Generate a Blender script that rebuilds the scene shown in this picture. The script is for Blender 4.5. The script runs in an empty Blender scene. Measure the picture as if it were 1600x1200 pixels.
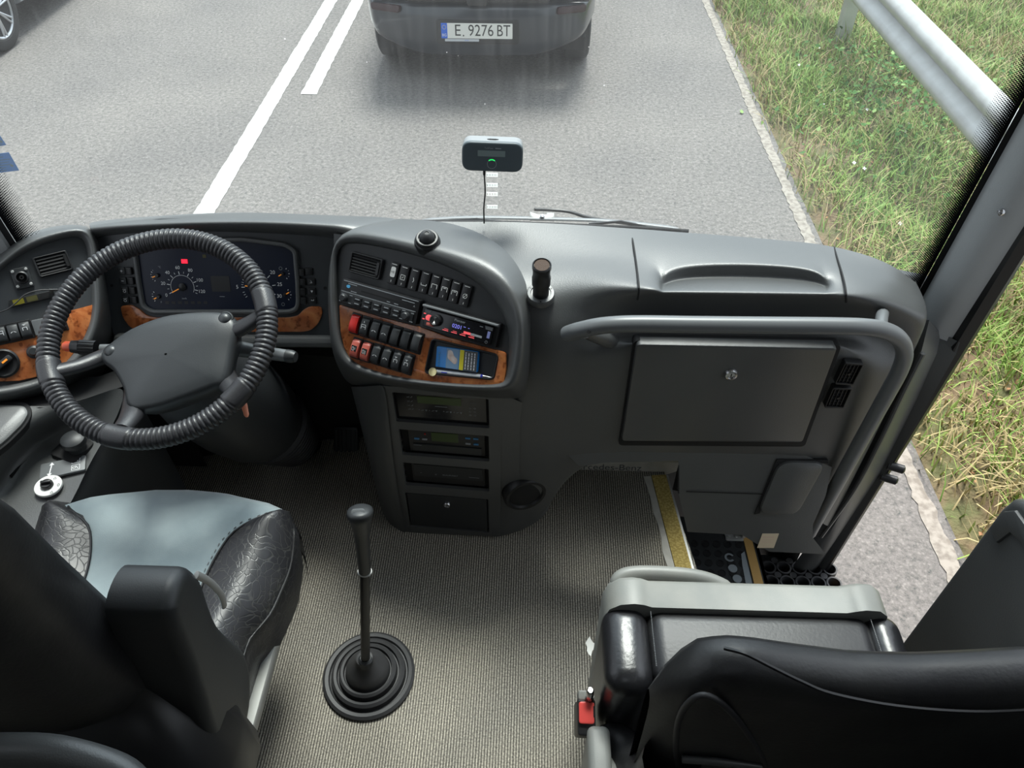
import bpy, bmesh, math, random
import numpy as np
from mathutils import Vector, Matrix
from mathutils.geometry import tessellate_polygon

random.seed(7)
rng = np.random.default_rng(7)
SC = bpy.context.scene
COL = SC.collection

# ------------------------------------------------------------------ camera
PITCH, YAW, FPX = math.radians(44.2), math.radians(1.9), 1200.0
CAMP = Vector((0.0, 0.0, 2.5))
cam_d = bpy.data.cameras.new('camera')
cam_d.sensor_width = 36.0
cam_d.lens = FPX / 1600.0 * 36.0
cam_d.clip_start = 0.02
cam = bpy.data.objects.new('camera', cam_d)
cam.location = CAMP
cam.rotation_euler = (math.pi / 2 - PITCH, 0.0, YAW)
COL.objects.link(cam)
SC.camera = cam

# ------------------------------------------------------------------ light
world = bpy.data.worlds.new('sky')
SC.world = world
world.use_nodes = True
wn = world.node_tree
wn.nodes.clear()
w_out = wn.nodes.new('ShaderNodeOutputWorld')
w_bg = wn.nodes.new('ShaderNodeBackground')
w_bg.inputs['Color'].default_value = (0.86, 0.93, 1.0, 1)
# thin bright cloud: the sky glows around the veiled sun
SUN_EL, SUN_AZ = math.radians(64), math.radians(-10)
w_geo = wn.nodes.new('ShaderNodeTexCoord')
w_dot = wn.nodes.new('ShaderNodeVectorMath')
w_dot.operation = 'DOT_PRODUCT'
w_dot.inputs[1].default_value = (-math.sin(SUN_AZ) * math.cos(SUN_EL - 0.15), math.cos(SUN_AZ) * math.cos(SUN_EL - 0.15), math.sin(SUN_EL - 0.15))
w_max = wn.nodes.new('ShaderNodeMath'); w_max.operation = 'MAXIMUM'; w_max.inputs[1].default_value = 0.0
w_pow = wn.nodes.new('ShaderNodeMath'); w_pow.operation = 'POWER'; w_pow.inputs[1].default_value = 5.0
w_mad = wn.nodes.new('ShaderNodeMath'); w_mad.operation = 'MULTIPLY_ADD'; w_mad.inputs[1].default_value = 2.0; w_mad.inputs[2].default_value = 0.55
wn.links.new(w_geo.outputs['Generated'], w_dot.inputs[0])
wn.links.new(w_dot.outputs['Value'], w_max.inputs[0])
wn.links.new(w_max.outputs[0], w_pow.inputs[0])
wn.links.new(w_pow.outputs[0], w_mad.inputs[0])
wn.links.new(w_mad.outputs[0], w_bg.inputs['Strength'])
wn.links.new(w_bg.outputs[0], w_out.inputs[0])
sun_d = bpy.data.lights.new('sun', 'SUN')
sun_d.energy = 3.0
sun_d.angle = math.radians(20)
sun_d.color = (1.0, 0.96, 0.88)
sun = bpy.data.objects.new('sun', sun_d)
sun.rotation_euler = (SUN_EL - math.pi / 2, 0, SUN_AZ)
COL.objects.link(sun)
SC.view_settings.view_transform = 'Standard'
SC.view_settings.look = 'None'
SC.view_settings.exposure = 0.90
SC.view_settings.gamma = 1.0
SC.view_settings.use_curve_mapping = False

# ------------------------------------------------------------------ geometry helpers
FW = Vector((-math.sin(YAW) * math.cos(PITCH), math.cos(YAW) * math.cos(PITCH), -math.sin(PITCH)))
RT = Vector((math.cos(YAW), math.sin(YAW), 0))
UP = RT.cross(FW)


def ray(px, py):
    return FW * FPX + RT * (px - 800) + UP * (600 - py)


def aty(px, py, Y):
    d = ray(px, py)
    return CAMP + d * (Y / d.y)


def atz(px, py, Z):
    d = ray(px, py)
    return CAMP + d * ((Z - 2.5) / d.z)


def atx(px, py, X):
    d = ray(px, py)
    return CAMP + d * (X / d.x)


class Frame:
    """a plane with its own u (right), v (up) and n (outward) axes"""
    def __init__(s, o, n, up=(0, 0, 1)):
        s.o = Vector(o)
        s.n = Vector(n).normalized()
        u = Vector(up).cross(s.n)
        s.u = u.normalized()
        s.v = s.n.cross(s.u)

    @staticmethod
    def three(a, b, c, up=(0, 0, 1)):
        n = (b - a).cross(c - a)
        if n.dot(CAMP - a) < 0:
            n = -n
        return Frame(a, n, up)

    def w(s, u, v, h=0.0):
        return s.o + s.u * u + s.v * v + s.n * h

    def hit(s, px, py, h=0.0):
        d = ray(px, py)
        o = s.o + s.n * h
        t = (o - CAMP).dot(s.n) / d.dot(s.n)
        return CAMP + d * t

    def uv(s, px, py, h=0.0):
        p = s.hit(px, py, h) - s.o
        return (p.dot(s.u), p.dot(s.v))

    def uvp(s, P):
        p = P - s.o
        return (p.dot(s.u), p.dot(s.v))

    def turned(s, ang, o=None):
        f = Frame(o if o is not None else s.o, s.n)
        f.u = s.u * math.cos(ang) + s.v * math.sin(ang)
        f.v = f.n.cross(f.u)
        return f

    def at(s, o):
        f = Frame(o, s.n)
        f.u, f.v = s.u.copy(), s.v.copy()
        return f


def area2(p):
    return 0.5 * sum(p[i][0] * p[(i + 1) % len(p)][1] - p[(i + 1) % len(p)][0] * p[i][1] for i in range(len(p)))


def ccw(p):
    return list(p) if area2(p) > 0 else list(reversed(p))


def inset(p, d):
    n = len(p)
    out = []
    for i in range(n):
        a, b, c = Vector(p[i - 1]), Vector(p[i]), Vector(p[(i + 1) % n])
        e1, e2 = (b - a), (c - b)
        if e1.length < 1e-9 or e2.length < 1e-9:
            out.append(tuple(b))
            continue
        n1 = Vector((-e1.y, e1.x)).normalized()
        n2 = Vector((-e2.y, e2.x)).normalized()
        m = n1 + n2
        if m.length < 1e-6:
            m = n1
        m = m.normalized()
        k = d / max(0.35, m.dot(n1))
        out.append((b.x + m.x * k, b.y + m.y * k))
    return out


def rounded(p, r, seg=5):
    """polygon with rounded corners"""
    n = len(p)
    out = []
    for i in range(n):
        a, b, c = Vector(p[i - 1]), Vector(p[i]), Vector(p[(i + 1) % n])
        d1, d2 = (a - b), (c - b)
        rr = min(r, d1.length * 0.45, d2.length * 0.45)
        s, e = b + d1.normalized() * rr, b + d2.normalized() * rr
        for k in range(seg + 1):
            t = k / seg
            q = s * (1 - t) ** 2 + b * 2 * t * (1 - t) + e * t * t
            out.append((q.x, q.y))
    return out


def rrect(cx, cy, w, h, r, seg=4):
    return rounded([(cx - w / 2, cy - h / 2), (cx + w / 2, cy - h / 2), (cx + w / 2, cy + h / 2), (cx - w / 2, cy + h / 2)], r, seg)


def circle(cx, cy, r, n=24, ry=None):
    ry = ry or r
    return [(cx + r * math.cos(2 * math.pi * i / n), cy + ry * math.sin(2 * math.pi * i / n)) for i in range(n)]


def crom(pts, sub=6, closed=False):
    pts = [Vector(p) for p in pts]
    n = len(pts)
    out = []
    rngi = range(n) if closed else range(n - 1)
    for i in rngi:
        p1, p2 = pts[i], pts[(i + 1) % n]
        p0 = pts[i - 1] if (closed or i > 0) else p1 * 2 - p2
        p3 = pts[(i + 2) % n] if (closed or i + 2 < n) else p2 * 2 - p1
        for k in range(sub):
            t = k / sub
            out.append(0.5 * ((2 * p1) + (p2 - p0) * t + (2 * p0 - 5 * p1 + 4 * p2 - p3) * t * t + (3 * p1 - p0 - 3 * p2 + p3) * t ** 3))
    if not closed:
        out.append(pts[-1])
    return out


def interp(x, xs, ys):
    return float(np.interp(x, xs, ys))


ORIG = {}


class MB:
    """collects shapes and links them as ONE mesh object"""
    def __init__(s):
        s.v, s.f, s.m = [], [], []

    def add(s, verts, faces, mi=0):
        b = len(s.v)
        s.v += [Vector(p) for p in verts]
        for f in faces:
            s.f.append([b + i for i in f])
            s.m.append(mi)
        return s

    def prism(s, fr, poly, h0, h1, bev=0.0, holes=(), mi=0, bseg=2, back=True):
        poly = ccw(poly)
        holes = [list(reversed(ccw(h))) for h in holes]
        loops = [poly] + holes
        for lp in loops:
            n = len(lp)
            rings = [([fr.w(x, y, h0) for x, y in lp])]
            if bev > 0:
                for k in range(bseg + 1):
                    a = k / bseg * math.pi / 2
                    ins = inset(lp, bev * (1 - math.cos(a)))
                    rings.append([fr.w(x, y, h1 - bev + bev * math.sin(a)) for x, y in ins])
            else:
                rings.append([fr.w(x, y, h1) for x, y in lp])
            vs = [p for r in rings for p in r]
            fs = []
            for r in range(len(rings) - 1):
                for i in range(n):
                    j = (i + 1) % n
                    fs.append((r * n + i, r * n + j, (r + 1) * n + j, (r + 1) * n + i))
            s.add(vs, fs, mi)
        for top in ((True, False) if back else (True,)):
            hh = h1 if top else h0
            lps = [inset(lp, bev) if (top and bev > 0) else lp for lp in loops]
            flat = [p for lp in lps for p in lp]
            tris = tessellate_polygon([[Vector((x, y, 0)) for x, y in lp] for lp in lps])
            vs = [fr.w(x, y, hh) for x, y in flat]
            fs = []
            for t in tris:
                a, b, c = (flat[i] for i in t)
                ar = (b[0] - a[0]) * (c[1] - a[1]) - (c[0] - a[0]) * (b[1] - a[1])
                t = tuple(t)
                if (ar > 0) != top:
                    t = t[::-1]
                fs.append(t)
            s.add(vs, fs, mi)
        return s

    def box(s, fr, cu, cv, w, h, h0, h1, r=0.0, bev=0.0, mi=0):
        if r > 0:
            p = rrect(cu, cv, w, h, r)
        else:
            p = [(cu - w / 2, cv - h / 2), (cu + w / 2, cv - h / 2), (cu + w / 2, cv + h / 2), (cu - w / 2, cv + h / 2)]
        return s.prism(fr, p, h0, h1, bev, (), mi)

    def wbox(s, x0, x1, y0, y1, z0, z1, bev=0.0, mi=0):
        f = Frame(((x0 + x1) / 2, (y0 + y1) / 2, z0), (0, 0, 1), (0, 1, 0))
        return s.box(f, 0, 0, x1 - x0, y1 - y0, 0, z1 - z0, 0, bev, mi)

    def tube(s, path, r, seg=10, caps=True, mi=0, flat=1.0):
        path = [Vector(p) for p in path]
        n = len(path)
        rs = r if isinstance(r, (list, tuple)) else [r] * n
        t0 = (path[1] - path[0]).normalized()
        a = Vector((0, 0, 1)) if abs(t0.z) < 0.9 else Vector((1, 0, 0))
        nx = t0.cross(a).normalized()
        vs = []
        for i in range(n):
            t = (path[min(i + 1, n - 1)] - path[max(i - 1, 0)]).normalized()
            nx = (nx - t * nx.dot(t)).normalized()
            ny = t.cross(nx)
            for k in range(seg):
                an = 2 * math.pi * k / seg
                vs.append(path[i] + nx * (rs[i] * math.cos(an)) + ny * (rs[i] * flat * math.sin(an)))
        fs = []
        for i in range(n - 1):
            for k in range(seg):
                j = (k + 1) % seg
                fs.append((i * seg + k, i * seg + j, (i + 1) * seg + j, (i + 1) * seg + k))
        if caps:
            fs.append(tuple(reversed(range(seg))))
            fs.append(tuple(range((n - 1) * seg, n * seg)))
        return s.add(vs, fs, mi)

    def lathe(s, fr, prof, cu=0, cv=0, seg=28, mi=0, sy=1.0):
        vs, fs = [], []
        for r, h in prof:
            for k in range(seg):
                a = 2 * math.pi * k / seg
                vs.append(fr.w(cu + r * math.cos(a), cv + r * sy * math.sin(a), h))
        n = len(prof)
        for i in range(n - 1):
            for k in range(seg):
                j = (k + 1) % seg
                fs.append((i * seg + k, i * seg + j, (i + 1) * seg + j, (i + 1) * seg + k))
        if prof[0][0] > 1e-5:
            fs.append(tuple(reversed(range(seg))))
        if prof[-1][0] > 1e-5:
            fs.append(tuple(range((n - 1) * seg, n * seg)))
        return s.add(vs, fs, mi)

    def grid(s, rows, mi=0, closed=False):
        R, Cn = len(rows), len(rows[0])
        vs = [p for r in rows for p in r]
        fs = []
        for i in range(R - 1):
            for j in range(Cn if closed else Cn - 1):
                k = (j + 1) % Cn
                fs.append((i * Cn + j, i * Cn + k, (i + 1) * Cn + k, (i + 1) * Cn + j))
        return s.add(vs, fs, mi)

    def text(s, fr, body, u, v, size, h=0.0004, mi=0, align='CENTER', sx=1.0):
        cu = bpy.data.curves.new('t', 'FONT')
        cu.body = body
        cu.size = size
        cu.align_x = align
        cu.align_y = 'CENTER'
        cu.resolution_u = 3
        ob = bpy.data.objects.new('t', cu)
        COL.objects.link(ob)
        bpy.context.view_layer.update()
        me = bpy.data.meshes.new_from_object(ob.evaluated_get(bpy.context.evaluated_depsgraph_get()))
        vs = [fr.w(u + p.co.x * sx, v + p.co.y, h) for p in me.vertices]
        fs = [tuple(p.vertices) for p in me.polygons]
        s.add(vs, fs, mi)
        bpy.data.objects.remove(ob)
        bpy.data.curves.remove(cu)
        bpy.data.meshes.remove(me)
        return s

    def line(s, fr, a, b, w, h=0.0004, mi=0):
        a, b = Vector(a), Vector(b)
        d = (b - a).normalized()
        nn = Vector((-d.y, d.x)) * (w / 2)
        s.add([fr.w(*(a - nn), h), fr.w(*(b - nn), h), fr.w(*(b + nn), h), fr.w(*(a + nn), h)], [(0, 1, 2, 3)], mi)
        return s

    def arc(s, fr, c, r, a0, a1, w, h=0.0004, mi=0, n=20):
        vs, fs = [], []
        for i in range(n + 1):
            a = a0 + (a1 - a0) * i / n
            for rr in (r - w / 2, r + w / 2):
                vs.append(fr.w(c[0] + rr * math.cos(a), c[1] + rr * math.sin(a), h))
        for i in range(n):
            q = (2 * i, 2 * i + 1, 2 * i + 3, 2 * i + 2)
            fs.append(q)
        return s.add(vs, fs, mi)

    def build(s, name, mats, parent=None, sub=0, angle=40, fix=True, solid=0.0, origin=None):
        me = bpy.data.meshes.new(name)
        if parent is not None:
            o = ORIG[parent.name]
        elif origin is not None:
            o = Vector(origin)
        else:
            lo = Vector((min(p.x for p in s.v), min(p.y for p in s.v), min(p.z for p in s.v)))
            hi = Vector((max(p.x for p in s.v), max(p.y for p in s.v), max(p.z for p in s.v)))
            o = Vector(((lo.x + hi.x) / 2, (lo.y + hi.y) / 2, lo.z))
        me.from_pydata([p - o for p in s.v], [], s.f)
        for m in (mats if isinstance(mats, (list, tuple)) else [mats]):
            me.materials.append(m)
        me.polygons.foreach_set('material_index', s.m)
        bm = bmesh.new()
        bm.from_mesh(me)
        bmesh.ops.remove_doubles(bm, verts=bm.verts, dist=1e-6)
        if fix:
            bmesh.ops.recalc_face_normals(bm, faces=bm.faces)
        bm.to_mesh(me)
        bm.free()
        me.shade_smooth()
        if sub == 0:
            me.set_sharp_from_angle(angle=math.radians(angle))
        ob = bpy.data.objects.new(name, me)
        COL.objects.link(ob)
        if parent is not None:
            ob.parent = parent
        else:
            ob.location = o
        if sub:
            md = ob.modifiers.new('subdivision', 'SUBSURF')
            md.levels = md.render_levels = sub
        if solid:
            md = ob.modifiers.new('thickness', 'SOLIDIFY')
            md.thickness = solid
            md.offset = 0
        ORIG[ob.name] = o
        return ob


def thing(name, label, cat, loc, group=None):
    o = bpy.data.objects.new(name, None)
    o.empty_display_size = 0.05
    COL.objects.link(o)
    o.location = loc
    ORIG[o.name] = Vector(loc)
    return tag(o, label, cat, group)


def tag(o, label, cat, group=None, kind=None):
    o['label'] = label
    o['category'] = cat
    if group:
        o['group'] = group
    if kind:
        o['kind'] = kind
    return o


def struct(o):
    o['kind'] = 'structure'
    return o


# ------------------------------------------------------------------ materials
def mat(name, col, rough=0.5, metal=0.0, spec=0.5, var=None, bump=None, emit=None, coat=0.0, sheen=0.0):
    m = bpy.data.materials.new(name)
    m.use_nodes = True
    nt = m.node_tree
    b = nt.nodes['Principled BSDF']
    b.inputs['Base Color'].default_value = (*col, 1)
    b.inputs['Roughness'].default_value = rough
    b.inputs['Metallic'].default_value = metal
    b.inputs['Specular IOR Level'].default_value = spec
    b.inputs['Coat Weight'].default_value = coat
    b.inputs['Sheen Weight'].default_value = sheen
    tc = None
    if var or bump:
        tc = nt.nodes.new('ShaderNodeTexCoord')
    if var:                     # (scale, second colour, lo, hi)
        nz = nt.nodes.new('ShaderNodeTexNoise')
        nz.inputs['Scale'].default_value = var[0]
        nz.inputs['Detail'].default_value = 5
        nt.links.new(tc.outputs['Object'], nz.inputs['Vector'])
        cr = nt.nodes.new('ShaderNodeValToRGB')
        cr.color_ramp.elements[0].position = var[2]
        cr.color_ramp.elements[1].position = var[3]
        cr.color_ramp.elements[0].color = (*col, 1)
        cr.color_ramp.elements[1].color = (*var[1], 1)
        nt.links.new(nz.outputs['Fac'], cr.inputs['Fac'])
        nt.links.new(cr.outputs[0], b.inputs['Base Color'])
    if bump:                    # (scale, strength, distance)
        nz2 = nt.nodes.new('ShaderNodeTexNoise')
        nz2.inputs['Scale'].default_value = bump[0]
        nz2.inputs['Detail'].default_value = 3
        nt.links.new(tc.outputs['Object'], nz2.inputs['Vector'])
        bp = nt.nodes.new('ShaderNodeBump')
        bp.inputs['Strength'].default_value = bump[1]
        bp.inputs['Distance'].default_value = bump[2]
        nt.links.new(nz2.outputs['Fac'], bp.inputs['Height'])
        nt.links.new(bp.outputs[0], b.inputs['Normal'])
    if emit:
        b.inputs['Emission Color'].default_value = (*emit[0], 1)
        b.inputs['Emission Strength'].default_value = emit[1]
    return m


M = {}
M['dash'] = mat('dash_plastic', (0.066, 0.069, 0.070), 0.40, spec=0.7, bump=(420, 0.25, 0.0012), var=(6, (0.078, 0.080, 0.080), 0.35, 0.7))
M['fascia'] = mat('fascia_plastic', (0.036, 0.040, 0.044), 0.45, bump=(500, 0.15, 0.001))
M['dark'] = mat('dark_plastic', (0.022, 0.024, 0.026), 0.45, bump=(500, 0.15, 0.001))
M['black'] = mat('black_plastic', (0.010, 0.010, 0.011), 0.4)
M['blackm'] = mat('matt_black', (0.006, 0.006, 0.007), 0.8)
M['gloss'] = mat('gloss_black', (0.008, 0.008, 0.010), 0.18)
M['rubber'] = mat('rubber', (0.028, 0.028, 0.030), 0.55, bump=(60, 0.1, 0.002))
M['leather'] = mat('black_leather', (0.014, 0.014, 0.016), 0.42, bump=(160, 0.22, 0.0015), var=(9, (0.034, 0.034, 0.033), 0.42, 0.75))
M['wheel'] = mat('wheel_leather', (0.028, 0.028, 0.031), 0.36, bump=(450, 0.35, 0.001))
M['hub'] = mat('hub_plastic', (0.032, 0.035, 0.038), 0.36, bump=(600, 0.15, 0.001))
M['grey'] = mat('grey_plastic', (0.21, 0.215, 0.20), 0.45, bump=(400, 0.15, 0.001), var=(14, (0.27, 0.265, 0.24), 0.4, 0.8))
M['railpale'] = mat('pale_grey_enamel', (0.50, 0.50, 0.47), 0.5)
M['pillar'] = mat('pillar_grey', (0.37, 0.38, 0.385), 0.6, bump=(350, 0.3, 0.001))
M['rail'] = mat('rail_grey', (0.13, 0.137, 0.142), 0.36)
M['metal'] = mat('steel', (0.55, 0.55, 0.56), 0.25, metal=1.0)
M['alu'] = mat('dull_metal', (0.40, 0.40, 0.39), 0.45, metal=0.6)
M['white'] = mat('white_print', (0.72, 0.73, 0.74), 0.5)
M['dim'] = mat('dim_print', (0.30, 0.32, 0.34), 0.5)
M['red'] = mat('red_plastic', (0.55, 0.025, 0.02), 0.3)
M['salmon'] = mat('faded_red_plastic', (0.50, 0.11, 0.08), 0.35)
M['orange'] = mat('orange_needle', (0.85, 0.30, 0.04), 0.4, emit=((1, 0.35, 0.03), 0.15))
M['orange_tag'] = mat('orange_tag', (0.75, 0.27, 0.16), 0.35)
M['warn'] = mat('warning_red', (0.8, 0.01, 0.02), 0.4, emit=((1, 0.01, 0.03), 1.2))
M['pink'] = mat('red_lit_key', (0.45, 0.06, 0.07), 0.35, emit=((1, 0.12, 0.13), 0.35))
M['blue_lit'] = mat('blue_digits', (0.05, 0.05, 0.2), 0.4, emit=((0.25, 0.25, 0.9), 0.5))
M['lcd'] = mat('green_lcd', (0.045, 0.075, 0.015), 0.3)
M['lcd_grey'] = mat('grey_lcd', (0.20, 0.25, 0.25), 0.35)
M['green'] = mat('green_ring', (0.02, 0.5, 0.10), 0.4, emit=((0.03, 1.0, 0.18), 0.5))
M['screen'] = mat('cluster_face', (0.005, 0.009, 0.024), 0.35, spec=0.3)
M['cyan'] = mat('blue_print', (0.05, 0.22, 0.45), 0.4)
M['yellow'] = mat('yellow_print', (0.75, 0.65, 0.03), 0.5)
M['tape'] = mat('yellow_grit_tape', (0.36, 0.26, 0.065), 0.75, var=(160, (0.55, 0.42, 0.14), 0.42, 0.62), bump=(700, 0.6, 0.002))
M['tape2'] = mat('tan_tape', (0.45, 0.27, 0.085), 0.7)
M['pale'] = mat('worn_pale_strip', (0.55, 0.53, 0.48), 0.6, var=(20, (0.40, 0.38, 0.34), 0.4, 0.7))
M['paper'] = mat('beige_paper', (0.60, 0.50, 0.36), 0.7)
M['pack'] = mat('blue_card', (0.02, 0.22, 0.62), 0.25)
M['pack2'] = mat('pale_blue_card', (0.20, 0.33, 0.50), 0.3)
M['skin'] = mat('hand_print', (0.62, 0.46, 0.40), 0.4, var=(60, (0.75, 0.66, 0.62), 0.4, 0.6))
M['charcoal'] = mat('charcoal_print', (0.08, 0.085, 0.09), 0.4)
M['silver'] = mat('silver_plastic', (0.52, 0.53, 0.55), 0.3)
M['blue'] = mat('blue_plastic', (0.02, 0.03, 0.4), 0.3)
M['brass'] = mat('pale_brass', (0.78, 0.68, 0.36), 0.3, metal=0.7)
M['galv'] = mat('galvanised_steel', (0.50, 0.505, 0.50), 0.45, metal=0.25, var=(9, (0.42, 0.42, 0.41), 0.4, 0.75))
M['carpaint'] = mat('dark_car_paint', (0.022, 0.027, 0.036), 0.28, coat=0.6, spec=0.6)
M['carpaint2'] = mat('silver_car_paint', (0.42, 0.43, 0.45), 0.3, metal=0.4, coat=0.5)
M['tyre'] = mat('tyre_rubber', (0.022, 0.022, 0.023), 0.8, bump=(60, 0.4, 0.004))
M['alloy'] = mat('alloy', (0.55, 0.56, 0.58), 0.3, metal=0.8)
M['plate'] = mat('plate_white', (0.78, 0.76, 0.70), 0.4)
M['plate_blue'] = mat('plate_blue', (0.01, 0.12, 0.62), 0.4)
M['ink'] = mat('black_print', (0.02, 0.02, 0.02), 0.5)
M['lampred'] = mat('tail_lamp', (0.035, 0.010, 0.012), 0.3)
M['paint'] = mat('road_paint', (0.60, 0.595, 0.575), 0.6, var=(12, (0.45, 0.445, 0.43), 0.45, 0.8))
M['worn_paint'] = mat('worn_road_paint', (0.30, 0.27, 0.235), 0.85, var=(30, (0.19, 0.165, 0.14), 0.42, 0.62))
M['soil'] = mat('verge_soil', (0.165, 0.115, 0.065), 0.9, var=(7, (0.10, 0.105, 0.04), 0.4, 0.65), bump=(30, 0.8, 0.03))
M['g1'] = mat('grass_green', (0.150, 0.270, 0.045), 0.6)
M['g2'] = mat('grass_light', (0.30, 0.415, 0.10), 0.6)
M['g3'] = mat('grass_straw', (0.42, 0.335, 0.165), 0.65)
M['leaf'] = mat('weed_leaf', (0.060, 0.150, 0.035), 0.8, spec=0.25)
M['litter'] = mat('dead_leaf', (0.33, 0.17, 0.08), 0.8)
M['petal'] = mat('white_petal', (0.8, 0.8, 0.78), 0.6)
M['bus'] = mat('bus_lining', (0.32, 0.32, 0.31), 0.8)
M['stickblue'] = mat('blue_sticker', (0.07, 0.13, 0.24), 0.5)
M['stickwhite'] = mat('white_sticker', (0.72, 0.72, 0.70), 0.6)
def let_through(m, amount):
    N, L = m.node_tree.nodes, m.node_tree.links
    bs, out = N['Principled BSDF'], N['Material Output']
    tl_ = N.new('ShaderNodeBsdfTranslucent'); tl_.inputs[0].default_value = bs.inputs['Base Color'].default_value[:]
    mx = N.new('ShaderNodeMixShader'); mx.inputs[0].default_value = amount
    L.new(bs.outputs[0], mx.inputs[1]); L.new(tl_.outputs[0], mx.inputs[2]); L.new(mx.outputs[0], out.inputs[0])


M['thinwhite'] = mat('thin_white_label', (0.97, 0.97, 0.95), 0.6)
let_through(M['thinwhite'], 0.8)
M['thinblue'] = mat('thin_blue_label', (0.20, 0.30, 0.46), 0.5)
let_through(M['thinblue'], 0.6)
M['patch'] = mat('worn_grey', (0.24, 0.27, 0.29), 0.6)
M['tan'] = mat('tan_print', (0.6, 0.42, 0.35), 0.6)


def nodes(m):
    return m.node_tree.nodes, m.node_tree.links, m.node_tree.nodes['Principled BSDF']


# burl walnut veneer
def burl(name):
    m = mat(name, (0.3, 0.1, 0.03), 0.22, spec=0.5, coat=0.3)
    N, L, B = nodes(m)
    tc = N.new('ShaderNodeTexCoord')
    n1 = N.new('ShaderNodeTexNoise'); n1.inputs['Scale'].default_value = 16; n1.inputs['Detail'].default_value = 6; n1.inputs['Distortion'].default_value = 1.6
    L.new(tc.outputs['Object'], n1.inputs['Vector'])
    cr = N.new('ShaderNodeValToRGB')
    e = cr.color_ramp.elements
    e[0].position = 0.27; e[0].color = (0.13, 0.035, 0.012, 1)
    e[1].position = 0.66; e[1].color = (0.56, 0.205, 0.070, 1)
    x = e.new(0.43); x.color = (0.40, 0.115, 0.034, 1)
    L.new(n1.outputs['Fac'], cr.inputs['Fac'])
    vo = N.new('ShaderNodeTexVoronoi'); vo.inputs['Scale'].default_value = 48
    n2 = N.new('ShaderNodeTexNoise'); n2.inputs['Scale'].default_value = 90; n2.inputs['Detail'].default_value = 4
    L.new(tc.outputs['Object'], n2.inputs['Vector'])
    L.new(n2.outputs['Color'], vo.inputs['Vector'])
    c2 = N.new('ShaderNodeValToRGB')
    c2.color_ramp.elements[0].position = 0.34; c2.color_ramp.elements[0].color = (0.50, 0.42, 0.40, 1)
    c2.color_ramp.elements[1].position = 0.46; c2.color_ramp.elements[1].color = (1, 1, 1, 1)
    L.new(n2.outputs['Fac'], c2.inputs['Fac'])
    mx = N.new('ShaderNodeMixRGB'); mx.blend_type = 'MULTIPLY'; mx.inputs[0].default_value = 1
    L.new(cr.outputs[0], mx.inputs[1]); L.new(c2.outputs[0], mx.inputs[2])
    L.new(mx.outputs[0], B.inputs['Base Color'])
    return m


M['wood'] = burl('burl_veneer')


# ribbed floor carpet
def carpet():
    m = mat('ribbed_carpet', (0.1, 0.1, 0.1), 0.9, spec=0.2)
    N, L, B = nodes(m)
    tc = N.new('ShaderNodeTexCoord')
    wv = N.new('ShaderNodeTexWave'); wv.wave_type = 'BANDS'; wv.bands_direction = 'X'
    wv.inputs['Scale'].default_value = 50.0; wv.inputs['Distortion'].default_value = 0.5; wv.inputs['Detail'].default_value = 2; wv.inputs['Detail Scale'].default_value = 4
    L.new(tc.outputs['Object'], wv.inputs['Vector'])
    nz = N.new('ShaderNodeTexNoise'); nz.inputs['Scale'].default_value = 260; nz.inputs['Detail'].default_value = 2
    L.new(tc.outputs['Object'], nz.inputs['Vector'])
    big = N.new('ShaderNodeTexNoise'); big.inputs['Scale'].default_value = 3.5; big.inputs['Detail'].default_value = 5
    L.new(tc.outputs['Object'], big.inputs['Vector'])
    r1 = N.new('ShaderNodeValToRGB')
    r1.color_ramp.elements[0].color = (0.095, 0.089, 0.081, 1)
    r1.color_ramp.elements[1].color = (0.40, 0.378, 0.336, 1)
    L.new(wv.outputs['Fac'], r1.inputs['Fac'])
    r2 = N.new('ShaderNodeValToRGB')
    r2.color_ramp.elements[0].position = 0.32; r2.color_ramp.elements[0].color = (0.55, 0.55, 0.55, 1)
    r2.color_ramp.elements[1].position = 0.72; r2.color_ramp.elements[1].color = (1.5, 1.48, 1.42, 1)
    L.new(nz.outputs['Fac'], r2.inputs['Fac'])
    mx = N.new('ShaderNodeMixRGB'); mx.blend_type = 'MULTIPLY'; mx.inputs[0].default_value = 1
    L.new(r1.outputs[0], mx.inputs[1]); L.new(r2.outputs[0], mx.inputs[2])
    r3 = N.new('ShaderNodeValToRGB')
    r3.color_ramp.elements[0].position = 0.35; r3.color_ramp.elements[0].color = (0.85, 0.85, 0.85, 1)
    r3.color_ramp.elements[1].position = 0.7; r3.color_ramp.elements[1].color = (1.15, 1.13, 1.08, 1)
    L.new(big.outputs['Fac'], r3.inputs['Fac'])
    m2 = N.new('ShaderNodeMixRGB'); m2.blend_type = 'MULTIPLY'; m2.inputs[0].default_value = 1
    L.new(mx.outputs[0], m2.inputs[1]); L.new(r3.outputs[0], m2.inputs[2])
    L.new(m2.outputs[0], B.inputs['Base Color'])
    bp = N.new('ShaderNodeBump'); bp.inputs['Strength'].default_value = 0.6; bp.inputs['Distance'].default_value = 0.002
    L.new(wv.outputs['Fac'], bp.inputs['Height']); L.new(bp.outputs[0], B.inputs['Normal'])
    return m


M['carpet'] = carpet()


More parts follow.
